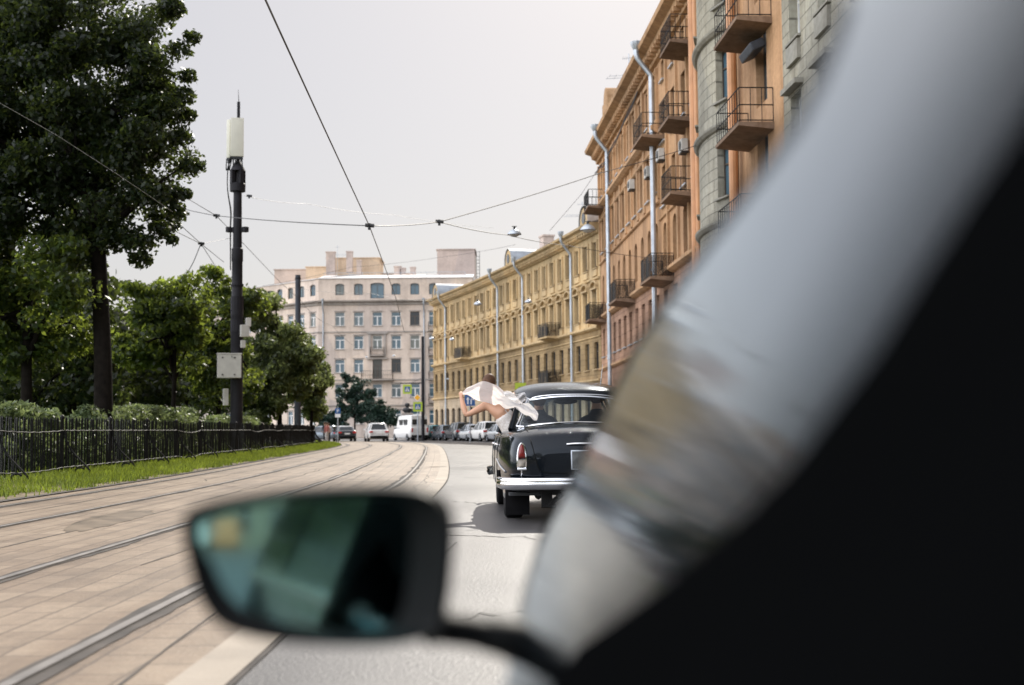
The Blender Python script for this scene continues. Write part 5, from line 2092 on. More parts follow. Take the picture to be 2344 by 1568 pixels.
# veil
M_veil, _nt, _b = new_mat('sheer_veil')
_b.inputs['Base Color'].default_value = (.86, .84, .83, 1)
_b.inputs['Roughness'].default_value = .8
_t = _nt.nodes.new('ShaderNodeBsdfTranslucent')
_t.inputs['Color'].default_value = (.92, .88, .865, 1)
_tr = _nt.nodes.new('ShaderNodeBsdfTransparent')
_m1 = _nt.nodes.new('ShaderNodeMixShader'); _m1.inputs[0].default_value = .7
_m2 = _nt.nodes.new('ShaderNodeMixShader')
_nt.links.new(ramp(_nt, noise(_nt, coords(_nt, 'UV', (3, 14, 1)), 1.2, 3), [(.45, (.0, .0, .0)), (.8, (.10, .10, .10))]), _m2.inputs[0])
_nt.links.new(_b.outputs[0], _m1.inputs[1]); _nt.links.new(_t.outputs[0], _m1.inputs[2])
_nt.links.new(_m1.outputs[0], _m2.inputs[1]); _nt.links.new(_tr.outputs[0], _m2.inputs[2])
_nt.links.new(_m2.outputs[0], _nt.nodes['Material Output'].inputs['Surface'])


def zp(x, y, Y):                                   # a point read in an enlarged crop of the photograph
    return P((1130 + x * .128) * .9153, (920 + y * .128) * .9153, Y)


vt = [(205, 480), (330, 375), (500, 282), (650, 278), (800, 296), (890, 368), (1020, 450), (1130, 490), (1260, 565), (1400, 680), (1520, 712), (1640, 810), (1690, 930)]
vb = [(208, 505), (300, 545), (430, 592), (600, 670), (800, 715), (880, 712), (960, 742), (1070, 790), (1230, 803), (1400, 890), (1500, 950), (1580, 1000), (1648, 1030)]
vy = [15.79, 15.72, 15.66, 15.63, 15.615, 15.60, 15.54, 15.38, 15.15, 15.0, 14.85, 14.7, 14.6]
st_t = smooth_pts([zp(x, y, Y) for (x, y), Y in zip(vt, vy)], 5)
st_b = smooth_pts([zp(x, y, Y - .03) for (x, y), Y in zip(vb, vy)], 5)
rows, uv = [], []
nv = 22
for i, (a, b) in enumerate(zip(st_t, st_b)):
    f = i / (len(st_t) - 1)
    row = []
    for j in range(nv + 1):
        g = j / nv
        p = a.lerp(b, g)
        env = math.sin(math.pi * min(1, f * 4 + .1) * .5)
        fold = (.018 * math.sin(g * 9 + f * 7) + .007 * math.sin(g * 23 - f * 13) + .018 * math.sin(f * 19 + g * 3)) * env * (.35 + .65 * min(1, abs(f - .3) * 3))
        p = p + Vector((0, fold - .02 * math.sin(math.pi * g), .010 * math.sin(f * 33 + g * 5)))
        row.append(p)
    rows.append(row)
    uv.append([(f * 3, j / nv) for j in range(nv + 1)])
mb = MB()
mb.grid(rows, uv=uv)
# a second loose layer of net standing up behind
lt = [(1000, 450), (1110, 450), (1250, 512), (1330, 490), (1420, 482), (1455, 560), (1452, 640)]
lb = [(1040, 560), (1130, 600), (1230, 660), (1290, 690), (1340, 700), (1380, 690), (1400, 670)]
rows, uv = [], []
for i, (a, b) in enumerate(zip(smooth_pts([zp(x, y, 15.1) for x, y in lt], 5), smooth_pts([zp(x, y, 15.05) for x, y in lb], 5))):
    rows.append([a.lerp(b, j / 10) + Vector((0, .03 * math.sin(i * .5 + j * .7), 0)) for j in range(11)])
    uv.append([(i * .06, j / 10) for j in range(11)])
mb2 = MB()
mb2.grid(rows, uv=uv)
M_net, _nt, _b = new_mat('sheer_net')
_b.inputs['Base Color'].default_value = (.8, .78, .77, 1)
_tr = _nt.nodes.new('ShaderNodeBsdfTransparent')
_m2 = _nt.nodes.new('ShaderNodeMixShader')
_nt.links.new(ramp(_nt, noise(_nt, coords(_nt, 'UV', (3, 5, 1)), 2.5, 3), [(.35, (.45, .45, .45)), (.7, (.72, .72, .72))]), _m2.inputs[0])
_nt.links.new(_b.outputs[0], _m2.inputs[1]); _nt.links.new(_tr.outputs[0], _m2.inputs[2])
_nt.links.new(_m2.outputs[0], _nt.nodes['Material Output'].inputs['Surface'])
vo = mb.build('veil', M_veil, wr_, smooth=80, fixn=False)
mb2.build('veil_layer', M_net, vo, smooth=80, fixn=False)
vo.children[0].data.transform(Matrix.Translation((0, 0, 0)))


def simple_person(label, loc, h, mtop, mleg, rot=0, group=None, step=.12):
    root = empty('person', loc, label, 'person', group)
    s = h / 1.72
    v = [(0, 0, .92), (0, 0, 1.12), (0, .0, 1.34), (0, 0, 1.44), (0, .01, 1.53), (0, .02, 1.62), (0, .01, 1.68)]
    r = [.125, .11, .13, .06, .05, .085, .07]
    e = [(i, i + 1) for i in range(6)]
    for sx in (-1, 1):
        b = len(v)
        v += [(sx * .17, 0, 1.38), (sx * .22, -.02, 1.12), (sx * .23, .06, .9), (sx * .23, .08, .82)]
        r += [.055, .042, .034, .03]
        e += [(2, b), (b, b + 1), (b + 1, b + 2), (b + 2, b + 3)]
        b = len(v)
        v += [(sx * .09, sx * step * .3, .8), (sx * .1, sx * step * .8, .46), (sx * .1, sx * step, .09), (sx * .1, sx * step + .14, .04)]
        r += [.09, .06, .042, .035]
        e += [(0, b), (b, b + 1), (b + 1, b + 2), (b + 2, b + 3)]
    v = [Vector(p) * s for p in v]
    root.rotation_euler = (0, 0, rot)
    o = skin_body('body', v, e, [q * s for q in r], 0, mtop, root, 1, local=True)
    o.data.materials.append(M_skin)
    o.data.materials.append(mleg)
    for p in o.data.polygons:
        z = p.center.z / s
        p.material_index = 1 if z > 1.47 or (z < .93 and abs(p.center.x) > .19 * s) else (2 if z < .9 else 0)
    mb = MB()
    ellipsoid(mb, Vector((0, -.01, 1.66)) * s, (.09 * s, .1 * s, .09 * s))
    h_ = mb.build('hair', M_hair, root, smooth=60, local=True)
    return root


for u, Y, h, mt, ml, lab in ((748, 113, 1.72, M_redcloth, M_ltcloth, 'pedestrian in dull red top nearest the dark sedan with the pale roof'), (752.5, 114, 1.65, M_ltcloth, M_dkcloth, 'pedestrian in light top beside the dark sedan, right of the red top'),
                             (743, 115, 1.75, M_dkcloth, M_dkcloth, 'pedestrian in dark clothes by the end of the iron fence'), (1076, 126, 1.72, M_ltcloth, M_dkcloth, 'pedestrian in light shirt walking behind the parked cars near the house wall')):
    simple_person(lab, (ray(u, 990).x * Y, Y, 0), h, mt, ml, R_(20))

# ---- dark bust on a pedestal behind the van
sp = P(932, 948, 138)
st = empty('monument', (sp.x, 138, 0), 'dark bronze bust on a pedestal rising above the white van', 'monument')
mb = MB()
mb.box((sp.x, 138, sp.z / 2), (1.0, 1.0, sp.z), None, .03)
mb.box((sp.x, 138, sp.z + .05), (1.2, 1.2, .12), None, .02)
mb.build('pedestal', M_gry2, st)
mb = MB()
Tb = Matrix.Translation((sp.x, 138, sp.z + .1)) @ Matrix.Diagonal((1.25, .8, 1, 1))
mb.lathe([(.28, 0), (.24, .08), (.42, .28), (.44, .42), (.30, .56), (.13, .62), (.12, .68), (.19, .76), (.22, .9), (.19, 1.02), (.1, 1.1), (.01, 1.12)], 16, Tb)
mb.build('bust', M_dark, st, smooth=60)
# ================================================================== THE OLD DARK CAR
oc = empty('vintage_car', (.67, 16.3, 0), 'black vintage saloon with chrome bumper and tall red tail lamps driving ahead', 'car')
YAW = R_(2.6)
oc.rotation_euler = (0, 0, YAW)
M_vp, _nt, _b = new_mat('black_car_lacquer')
_co = coords(_nt)
_nt.links.new(ramp(_nt, noise(_nt, _co, 3, 4), [(.3, (.002, .003, .005)), (.7, (.004, .006, .009))]), _b.inputs['Base Color'])
_b.inputs['Roughness'].default_value = .16
_b.inputs['Specular IOR Level'].default_value = .2
_b.inputs['Coat Tint'].default_value = (.78, .9, 1, 1)
_b.inputs['Specular Tint'].default_value = (.75, .88, 1, 1)
_b.inputs['Coat Weight'].default_value = .38
_b.inputs['Coat Roughness'].default_value = .02
_dn = noise(_nt, _co, 6, 5)
_vo = _nt.nodes.new('ShaderNodeTexVoronoi')       # beads of water standing on the lacquer
_vo.inputs['Scale'].default_value = 42
_nt.links.new(_co, _vo.inputs['Vector'])
_sp = ramp(_nt, _vo.outputs['Distance'], [(.0, (1, 1, 1)), (.13, (.75, .75, .75)), (.2, (0, 0, 0))])
_bp = _nt.nodes.new('ShaderNodeBump')
_bp.inputs['Strength'].default_value = .25
_bp.inputs['Distance'].default_value = .004
_nt.links.new(_sp, _bp.inputs['Height'])
_b2 = _nt.nodes.new('ShaderNodeBump')
_b2.inputs['Strength'].default_value = .04
_b2.inputs['Distance'].default_value = .01
_nt.links.new(_dn, _b2.inputs['Height'])
_nt.links.new(_bp.outputs[0], _b2.inputs['Normal'])
_nt.links.new(_b2.outputs[0], _b.inputs['Normal'])
_nt.links.new(_b2.outputs[0], _b.inputs['Coat Normal'])
M_oglass = glass_mat('old_car_glass', (.72, .78, .78), 1.35, .01)
M_lamp_red = mat('old_tail_lamp_red', (.17, .008, .006), .15, 0, .15, 20, .2, 80)
M_lamp_clear = mat('old_tail_lamp_clear', (.30, .27, .23), .15, 0, .2, 20, .2, 80)
M_seat = mat('grey_seat_cloth', (.08, .085, .09), .9, 0, .2, 8)
M_under = mat('underbody', (.012, .012, .012), .9, 0, .3, 6)

ST = [(-2.375, .52, .50, .74, .765), (-2.36, .66, .44, .80, .84), (-2.31, .755, .39, .89, .93), (-2.20, .81, .36, .945, .995), (-1.95, .85, .33, .985, 1.045), (-1.55, .885, .31, 1.0, 1.075), (-1.2, .90, .28, 1.005, 1.085), (-.6, .905, .26, 1.0, 1.06),
      (.2, .905, .25, .995, 1.04), (.95, .90, .26, .985, 1.05), (1.4, .885, .28, .975, 1.06), (1.9, .86, .32, .95, 1.03), (2.2, .80, .36, .90, .97), (2.36, .70, .42, .82, .86), (2.4, .55, .5, .74, .77)]
s3 = smooth_pts([(a[0], a[1], a[2]) for a in ST], 6)
t3 = smooth_pts([(a[0], a[3], a[4]) for a in ST], 6)
rows = []
for a, t in zip(s3, t3):
    y, w, zb = a.x, a.y, a.z
    zs, zt = t.y, t.z
    zm = min(.64, zs - .1)
    half = [(0, zb), (.7 * w, zb), (.92 * w, zb + .03), (.985 * w, zb + .14), (w, zm), (.985 * w, zm + (zs - zm) * .5), (.935 * w, zs - .035), (.82 * w, zs + .004), (.58 * w, zs + (zt - zs) * .62), (.28 * w, zt - .004), (0, zt + .006)]
    prof = smooth_pts([(x, y, z) for x, z in half], 5)
    rows.append(prof + [Vector((-p.x, p.y, p.z)) for p in prof[-2:0:-1]])
n = len(rows[0])
mb = MB()
vs = [p for r in rows for p in r]
fs = []
for i in range(len(rows) - 1):
    for j in range(n):
        q = (i * n + j, i * n + (j + 1) % n, (i + 1) * n + (j + 1) % n, (i + 1) * n + j)
        c = sum((vs[k] for k in q), Vector()) / 4
        if c.z > .93 and -1.12 < c.y < .98 and abs(c.x) < .80:
            continue                              # open cabin
        skip = False
        for wy in (-1.2, 1.5):
            if abs(c.x) > .6 and (c.y - wy) ** 2 + (c.z - .36) ** 2 < (.40 if wy > 0 else .37) ** 2 and c.z < .62 - (.06 if wy < 0 else 0):
                skip = True
        if skip:
            continue
        fs.append(q)
mb.add(vs, fs)
mb.add(rows[0], [tuple(range(n))])
mb.add(rows[-1], [tuple(range(n))])
body = mb.build('body', M_vp, oc, smooth=55, local=True)
bvh = BVHTree.FromPolygons([tuple(p) for p in vs], fs + [tuple(range(n))])


def onrear(x, z, lift=.004):
    h = bvh.ray_cast(Vector((x, -4, z)), Vector((0, 1, 0)))
    return Vector((x, (h[0].y if h[0] else -2.3) - lift, z))


def onside(y, z, lift=.004):
    h = bvh.ray_cast(Vector((-3, y, z)), Vector((1, 0, 0)))
    return Vector(((h[0].x if h[0] else -.9) - lift, y, z))


def ontop(x, y, lift=.004):
    h = bvh.ray_cast(Vector((x, y, 3)), Vector((0, 0, -1)))
    return Vector((x, y, (h[0].z if h[0] else 1.0) + lift))


def L_(mb, name, m, parent=oc, smooth=40, **k):
    return mb.build(name, m, parent, smooth=smooth, local=True, **k)


# trunk lid seam, handle, plate
mb = MB()
for sx in (1, -1):
    pts = [ontop(sx * .60, -1.45), ontop(sx * .605, -1.8), ontop(sx * .60, -2.05)] + [onrear(sx * x, z) for x, z in ((.585, .90), (.56, .80), (.535, .68), (.50, .59), (.44, .555), (.30, .545), (0.0, .545))]
    mb.tube(smooth_pts(pts, 4), .0055, 5)
mb.tube(smooth_pts([ontop(x, -1.45 + .04 * (abs(x) / .6) ** 2 - .04) for x in (-.6, -.3, 0, .3, .6)], 4), .0055, 5)
L_(mb, 'boot_lid_seam', M_black)
mb = MB()
mb.tube(smooth_pts([onrear(-.20, .852, .012), onrear(-.1, .858, .03), onrear(.1, .858, .03), onrear(.20, .852, .012)], 4), .011, 8)
L_(mb, 'boot_handle', M_chrome)
c = onrear(0, .685, .03)
mb = MB()
mb.box(c, (.32, .02, .21), Matrix.Rotation(R_(-8), 3, 'X'), .006)
pl = L_(mb, 'number_plate', M_zinc)
mb = MB()
mb.box(c + Vector((0, -.011, 0)), (.295, .008, .185), Matrix.Rotation(R_(-8), 3, 'X'))
L_(mb, 'plate_face', M_gray if False else mat('plate_face_grey', (.11, .12, .12), .5, 0, .5, 18), pl)
# tail lamps
for sx in (-1, 1):
    x0 = .685 * sx
    out_ = [(0, .865), (.024, .835), (.039, .775), (.045, .70), (.044, .63), (.034, .605), (-.034, .605), (-.044, .63), (-.045, .70), (-.039, .775), (-.024, .835)]
    yb_ = min(onrear(x0 + a, z, 0).y for a, z in ((0, .85), (0, .7), (0, .62))) + .01
    def op(a, z, d):
        return Vector((x0 + a, max(onrear(x0 + a, z, 0).y, yb_) * 0 + yb_ - d + .10 * max(0, (z - .7)) , z))
    ring = smooth_pts([op(a, z, .05) for a, z in out_], 3, closed=True)
    mb = MB()
    mb.tube(ring + [ring[0]], .010, 6, cap=False)
    back = [p + Vector((0, .16, 0)) for p in ring]
    mb.grid([ring, back], cv=True)
    hous = L_(mb, 'tail_lamp', M_chrome)
    for nm, m, zlo, zhi in (('red_lens', M_lamp_red, .70, .9), ('clear_lens', M_lamp_clear, .6, .70)):
        pp = [p for p in ring if zlo - .012 <= p.z <= zhi]
        cen = sum(pp, Vector()) / len(pp)
        mb = MB()
        r2 = [cen + (p - cen) * .92 for p in pp]
        mb.grid([r2, [cen + (p - cen) * .7 + Vector((0, -.028, 0)) for p in pp], [cen + (p - cen) * .25 + Vector((0, -.04, 0)) for p in pp]], cv=True)
        mb.add([cen + (p - cen) * .25 + Vector((0, -.04, 0)) for p in pp], [tuple(range(len(pp)))])
        L_(mb, nm, m, hous)
    mb = MB()
    mb.box((x0, yb_ - .06, .592), (.10, .05, .025), None, .008)
    L_(mb, 'lens_base', M_chrome, hous)
    mb = MB()                                     # chrome spear from lamp to bumper
    mb.tube([Vector((x0, yb_ - .01, .585)), Vector((x0, yb_ + .0, .50))], .008, 6)
    L_(mb, 'lamp_trim', M_chrome)
# bumper: curved blade with overriders
def bumper(ysgn):
    path = smooth_pts([(-.905, ysgn * 1.98, 0), (-.90, ysgn * 2.22, 0), (-.80, ysgn * 2.44, 0), (-.45, ysgn * 2.52, 0), (0, ysgn * 2.545, 0), (.45, ysgn * 2.52, 0), (.80, ysgn * 2.44, 0), (.90, ysgn * 2.22, 0), (.905, ysgn * 1.98, 0)], 5)
    prof = [(0, .375), (.028, .39), (.040, .42), (.046, .44), (.036, .455), (.042, .47), (.036, .495), (.012, .505), (-.01, .50)]
    rows = []
    for i, p in enumerate(path):
        t = (path[min(i + 1, len(path) - 1)] - path[max(i - 1, 0)]).normalized()
        nn = Vector((t.y, -t.x, 0)) * (1 if ysgn < 0 else -1)
        rows.append([Vector((p.x, p.y, 0)) + nn * d + Vector((0, 0, z)) for d, z in prof])
    mb = MB()
    mb.grid(rows)
    o = L_(mb, 'bumper', M_chrome, smooth=60)
    return o


bumper(-1)
bumper(1)
# roof
RS = [(-1.06, .50, 1.355, 1.415), (-.98, .56, 1.385, 1.48), (-.75, .63, 1.42, 1.545), (-.3, .665, 1.445, 1.595), (.15, .665, 1.45, 1.60), (.5, .63, 1.435, 1.565), (.68, .58, 1.41, 1.50), (.76, .54, 1.385, 1.43)]
ra = smooth_pts([(a[0], a[1], a[2]) for a in RS], 5)
rb_ = smooth_pts([(a[0], a[3], 0) for a in RS], 5)
rows = []
for a, b in zip(ra, rb_):
    row = []
    for k in range(21):
        q = math.pi * k / 20
        cx = -math.cos(q)
        x = a.y * math.copysign(abs(cx) ** .8, cx)
        row.append(Vector((x, a.x - .06 * (1 - (x / a.y) ** 2) * (1 if a.x < -.7 else 0), a.z + (b.y - a.z) * math.sin(q) ** .85)))
    rows.append(row)
mb = MB()
mb.grid(rows)
L_(mb, 'roof', M_vp, smooth=70)
mb = MB()
edge = [r[0] for r in rows] + rows[-1][1:] + [r[-1] for r in rows[::-1]][1:] + rows[0][::-1][1:]
mb.tube(edge, .012, 6)
L_(mb, 'roof_drip_rail', M_chrome)
mb = MB()
for r in (rows[0],):
    pass
mb.grid([[p + Vector((0, 0, -.02)) for p in r] for r in rows])
L_(mb, 'headliner', M_seat, smooth=70)
# pillars
def pillar(pts, w0, w1):
    mb = MB()
    pts = smooth_pts(pts, 5)
    m = len(pts)
    mb.tube(pts, [w0 + (w1 - w0) * i / (m - 1) for i in range(m)], 10, flat=.55)
    return L_(mb, 'pillar', M_vp, smooth=60)


for sx in (-1, 1):
    pillar([(sx * .585, -.97, 1.40), (sx * .66, -1.08, 1.28), (sx * .71, -1.2, 1.12), (sx * .745, -1.28, 1.0)], .042, .062)
    pillar([(sx * .655, -.05, 1.45), (sx * .79, -.02, 1.18), (sx * .85, 0, .98)], .03, .035)
    pillar([(sx * .575, .70, 1.40), (sx * .67, .88, 1.22), (sx * .77, 1.05, 1.02)], .03, .035)
    mb = MB()
    mb.tube(smooth_pts([(sx * .545, -1.05, 1.375), (sx * .60, -1.15, 1.24), (sx * .665, -1.26, 1.1), (sx * .68, -1.30, 1.055), (sx * .6, -1.36, 1.045)], 5), .013, 6)
    L_(mb, 'window_trim', M_chrome)
    mb = MB()
    mb.tube(smooth_pts([onside(y, .935, .006) for y in (-2.05, -1.4, -.5, .5, 1.3)] if sx < 0 else [Vector((-onside(y, .935, .006).x, y, .935)) for y in (-2.05, -1.4, -.5, .5, 1.3)], 6), .009, 6)
    L_(mb, 'side_moulding', M_chrome)
for zz in (.62,):
    mb = MB()
    mb.tube(smooth_pts([onside(y, zz - .12 * max(0, (-y - 1.0)) + 0.05, .006) for y in (-2.0, -1.6, -1.0)], 5), .012, 6)
    L_(mb, 'side_moulding', M_chrome)
mb = MB()
for y0_ in (-.02, -.95, .98):
    mb.tube([onside(y0_ + (.05 if z < .6 and y0_ < -.5 else 0), z, .002) for z in (.36, .5, .65, .8, .9, .96)], .006, 5)
L_(mb, 'door_seam', M_black)
for y0_ in (-.78, .18):
    mb = MB()
    a, b = onside(y0_, .84, .03), onside(y0_ + .18, .845, .03)
    mb.tube([onside(y0_, .84, 0), a, b, onside(y0_ + .18, .845, 0)], .012, 6)
    L_(mb, 'door_handle', M_chrome)
# rear and front glass
def bow(xw, y, z, dy, dz, k=17):
    return [Vector((x, y + dy * (x / xw) ** 2, z + dz * (1 - (x / xw) ** 2))) for x in [xw * (2 * i / (k - 1) - 1) for i in range(k)]]


for nm, lo, hi in (('rear_window', bow(.66, -1.40, 1.035, .13, .03), bow(.525, -1.115, 1.355, .06, .045)), ('windscreen', bow(.72, 1.14, 1.03, -.14, .02), bow(.54, .80, 1.375, -.06, .04))):
    mb = MB()
    rr = []
    for k in range(7):
        f = k / 6
        s_ = -1 if nm == 'rear_window' else 1
        rr.append([a.lerp(b, f) + Vector((0, s_ * .025 * math.sin(math.pi * f), 0)) for a, b in zip(lo, hi)])
    mb.grid(rr)
    g = L_(mb, nm, M_oglass, smooth=80)
    mb = MB()
    mb.tube(lo + hi[::-1] + [lo[0]], .014, 6)
    L_(mb, 'window_trim', M_chrome, g)
mb = MB()
mb.tube(smooth_pts([(-.66, -1.26, 1.02), (-.45, -1.36, 1.065), (0, -1.43, 1.085), (.45, -1.36, 1.065), (.66, -1.26, 1.02)], 6), .016, 6)
L_(mb, 'window_trim', M_chrome)
# inside
mb = MB()
mb.box((0, -.75, .62), (1.4, .55, .2), None, .05)
mb.box((0, -1.02, .84), (1.4, .16, .5), Matrix.Rotation(R_(-14), 3, 'X'), .06)
L_(mb, 'rear_seat', M_seat)
mb = MB()
mb.box((0, .2, .58), (1.4, .55, .2), None, .05)
mb.box((0, -.1, .82), (1.38, .14, .48), Matrix.Rotation(R_(-12), 3, 'X'), .06)
L_(mb, 'front_seat', M_seat)
mb = MB()
mb.box((0, -1.22, .985), (1.3, .32, .03))
mb.box((0, .1, .3), (1.6, 4.0, .03))
mb.box((0, .98, .9), (1.5, .3, .25), None, .05)
L_(mb, 'interior_panel', M_seat)
mb = MB()
ellipsoid(mb, (.05, .62, 1.375), (.16, .02, .038))
mb.tube([(.05, .64, 1.40), (.05, .72, 1.42)], .008, 6)
L_(mb, 'interior_mirror', M_black)
mb = MB()
T = Matrix.Translation((-.36, .55, 1.0)) @ Matrix.Rotation(R_(65), 4, 'X')
pts = [T @ Vector((.2 * math.cos(a), .2 * math.sin(a), 0)) for a in [math.tau * i / 24 for i in range(25)]]
mb.tube(pts, .013, 6)
mb.tube([T @ Vector((-.2, 0, 0)), T @ Vector((.2, 0, 0))], .01, 6)
L_(mb, 'steering_wheel', M_black)
mb = MB()
mb.tube([(.5, .55, 1.56), (.53, .50, 1.85)], [.006, .003], 5)
L_(mb, 'aerial', M_chrome)
# wheels, axle, exhaust
for sx in (-1, 1):
    for wy in (-1.2, 1.5):
        mb = MB()
        M = Matrix.Translation((sx * .72, wy, .345)) @ Matrix.Rotation(R_(90) * sx, 4, 'Y')
        mb.lathe([(.20, -.105), (.31, -.11), (.338, -.09), (.345, -.07), (.345, .07), (.338, .09), (.31, .11), (.20, .105)], 28, M)
        t = L_(mb, 'wheel', M_rubber)
        mb = MB()
        mb.lathe([(.21, .05), (.20, .085), (.13, .10), (.10, .12), (.01, .125)], 20, M)
        L_(mb, 'hub_cap', M_chrome, t)
mb = MB()
mb.tube([(-.7, -1.2, .33), (.7, -1.2, .33)], .045, 8)
ellipsoid(mb, (0, -1.2, .32), (.15, .15, .14))
for sx in (-.45, .45):
    mb.tube(smooth_pts([(sx, -2.05, .36), (sx, -1.6, .26), (sx, -1.2, .25), (sx, -.6, .34)], 4), .03, 6)
    mb.tube([(sx, -1.22, .25), (sx - math.copysign(.16, sx) * -1, -1.5, .45)], .022, 6)
mb.box((0, -1.75, .40), (1.2, .9, .14), None, .04)
for sx in (-.40, .40):
    mb.box((sx, -2.08, .30), (.12, .06, .26), None, .015)
    mb.tube([(sx * .95, -2.1, .19), (sx * .2, -2.05, .42)], .03, 6)
    mb.tube([(sx - .06, -2.1, .185), (sx + .1, -2.1, .18)], .025, 6)
L_(mb, 'axle_and_springs', M_under)
mb = MB()
mb.tube(smooth_pts([(-.28, -2.42, .30), (-.28, -2.2, .30), (-.25, -1.7, .26), (-.1, 0, .25)], 5), .022, 8)
L_(mb, 'exhaust_pipe', M_under)
for sx in (-1, 1):
    mb = MB()
    mb.box((sx * .70, -1.68, .27), (.27, .02, .42), Matrix.Rotation(R_(4), 3, 'X'), .006)
    L_(mb, 'mud_flap', M_rubber)

# the two people sitting in front, seen dark through the rear glass
for lx, lab, hz in ((-.33, 'driver in dark clothes behind the wheel of the black vintage saloon', 0), (.40, 'passenger in dark clothes on the right front seat of the black vintage saloon', .03)):
    bpos = Matrix.Translation(oc.location) @ Matrix.Rotation(YAW, 4, 'Z') @ Vector((lx, .12, .68))
    root = empty('person', bpos, lab, 'person')
    root.rotation_euler = (0, 0, YAW)
    v = [(0, 0, .08), (0, -.02, .28), (0, -.03, .46), (0, -.02, .55), (0, 0, .62 + hz), (0, .01, .70 + hz), (0, 0, .76 + hz), (0, .10, .68 + hz)]
    r = [(.15, .12), (.14, .1), (.16, .1), .07, .055, .085, .07, .016]
    e = [(0, 1), (1, 2), (2, 3), (3, 4), (4, 5), (5, 6), (5, 7)]
    for sx in (-1, 1):
        b = len(v)
        v += [(sx * .19, -.02, .43), (sx * .24, .12, .25), (sx * .15, .36, .32), (sx * .13, .42, .34)]
        r += [.06, .048, .036, .032]
        e += [(2, b), (b, b + 1), (b + 1, b + 2), (b + 2, b + 3)]
        b = len(v)
        v += [(sx * .1, .1, .06), (sx * .12, .45, .08), (sx * .12, .6, -.28)]
        r += [.09, .07, .045]
        e += [(0, b), (b, b + 1), (b + 1, b + 2)]
    o = skin_body('body', [Vector(p) for p in v], e, r, 0, M_dkcloth, root, 2, local=True)
    o.data.materials.append(M_skin)
    for p in o.data.polygons:
        if p.center.z > .585 or (p.center.y > .37 and p.center.z > .2 and abs(p.center.x) < .2):
            p.material_index = 1
    mb = MB()
    ellipsoid(mb, (0, -.015, .72 + hz), (.094, .105, .105))
    mb.build('hair', M_hair, root, smooth=60, local=True)

# ================================================================== THE CAR WE LOOK OUT OF
M_ownp = paint('own_car_dark_paint', (.010, .013, .015), .2, .2)
M_owng = glass_mat('own_car_side_glass', (.22, .27, .27), 1.48, .09)
M_int = mat('dark_interior_plastic', (.002, .0022, .0024), .9, 0, .3, 8, spec=0.0)
M_mirr, _nt, _b = new_mat('tinted_mirror_glass')
_b.inputs['Base Color'].default_value = (.21, .40, .41, 1)
_b.inputs['Metallic'].default_value = 1
_nt.links.new(ramp(_nt, noise(_nt, coords(_nt), 20, 3), [(.3, (.035, .035, .035)), (.7, (.06, .06, .06))]), _b.inputs['Roughness'])
own = empty('own_car', (.9, -.6, 0), 'dark car at the right edge whose blurred side window and wing mirror fill the foreground', 'car')
PN = Vector((-.914, .015, .405)).normalized()
PK = PN.dot(P(1215, 1455, 1.12) - C0)


def onp(u, v, lift=0.0):
    d = ray(u, v)
    return C0 + d * (PK / PN.dot(d)) + PN * lift


def plane_pt(y, z, lift=0.0):
    """point of the side-glass plane at depth y and height z"""
    x = (PK - PN.y * y - PN.z * (z - CAM_H)) / PN.x
    return Vector((x, y, z)) + PN * lift


SIL = [(1182, 1455), (1205, 1340), (1240, 1228), (1296, 1118), (1338, 1035), (1372, 965), (1405, 890), (1450, 800), (1500, 725), (1560, 640), (1620, 556), (1690, 460), (1750, 378), (1815, 285), (1870, 180), (1905, 95), (1935, 10)]
front = [onp(u, v) for u, v in SIL]
topc = [Vector(front[-1]), plane_pt(.60, 1.34), plane_pt(.40, 1.38), plane_pt(.26, 1.38)]
topc = [Vector(front[-1]), plane_pt(.55, 1.34), plane_pt(.40, 1.37), plane_pt(.30, 1.34)]
rear = [onp(u, v) for u, v in ((2345, 150), (2255, 300), (2165, 440), (2052, 625), (1960, 780), (1870, 905), (1780, 1035), (1660, 1170), (1520, 1300), (1400, 1400), (1310, 1470))]
poly = front + topc + rear
bot = [plane_pt(.9, .795), plane_pt(1.2, .785)]
poly = poly + bot
mb = MB()
mb.prism(poly, -PN * .004)
mb.build('door_window', M_owng, own)
mb = MB()
mb.tube(front, [.004] * len(front), 6)
mb.build('window_seal', M_black, own, smooth=60)
# dark rear frame of the front door, broad and sloping like the photograph's black corner
mb = MB()
rf = [topc[-1]] + rear + [plane_pt(.9, .79)]
K_ = .45                                          # the frame stands proud of the glass
rf2 = [C0 + (p - C0) * K_ for p in rf]
bk = [plane_pt(-.03 + .012 * i, 1.38 - .052 * i, PN.dot(rf2[i] - C0) - PK) for i in range(len(rf))]
mb.grid([rf, rf2, bk, [p - PN * .09 for p in bk]])
mb.build('door_pillar', M_int, own, smooth=60)
# door skins below the windows
mb = MB()
ys = [-2.4, -1.6, -.8, -.3, .1, .5, .9, 1.15, 1.35]
rows = []
for y in ys:
    b = plane_pt(y, .79)
    x = b.x + max(0, (-y - 1.0)) * .02
    rows.append([Vector((x + .02, y, .80)), Vector((x, y, .785)), Vector((x - .004, y, .74)), Vector((x - .01 + .0, y, .6)), Vector((x + .01, y, .42)), Vector((x + .06, y, .26)), Vector((x + .3, y, .2))])
mb.grid(rows)
mb.build('door', M_ownp, own, smooth=60)
mb = MB()
mb.tube([plane_pt(y, .80, .004) for y in (-2.3, -1.2, -.4, 0, .3)], .02, 6)
mb.build('belt_moulding', M_chrome, own)
for y in (-.65,):
    mb = MB()
    b = plane_pt(y, .70)
    mb.tube([b + Vector((.0, 0, 0)), b + Vector((-.035, .02, 0)), b + Vector((-.035, .2, 0)), b + Vector((0, .22, 0))], .013, 8)
    mb.build('door_handle', M_ownp, own, smooth=60)
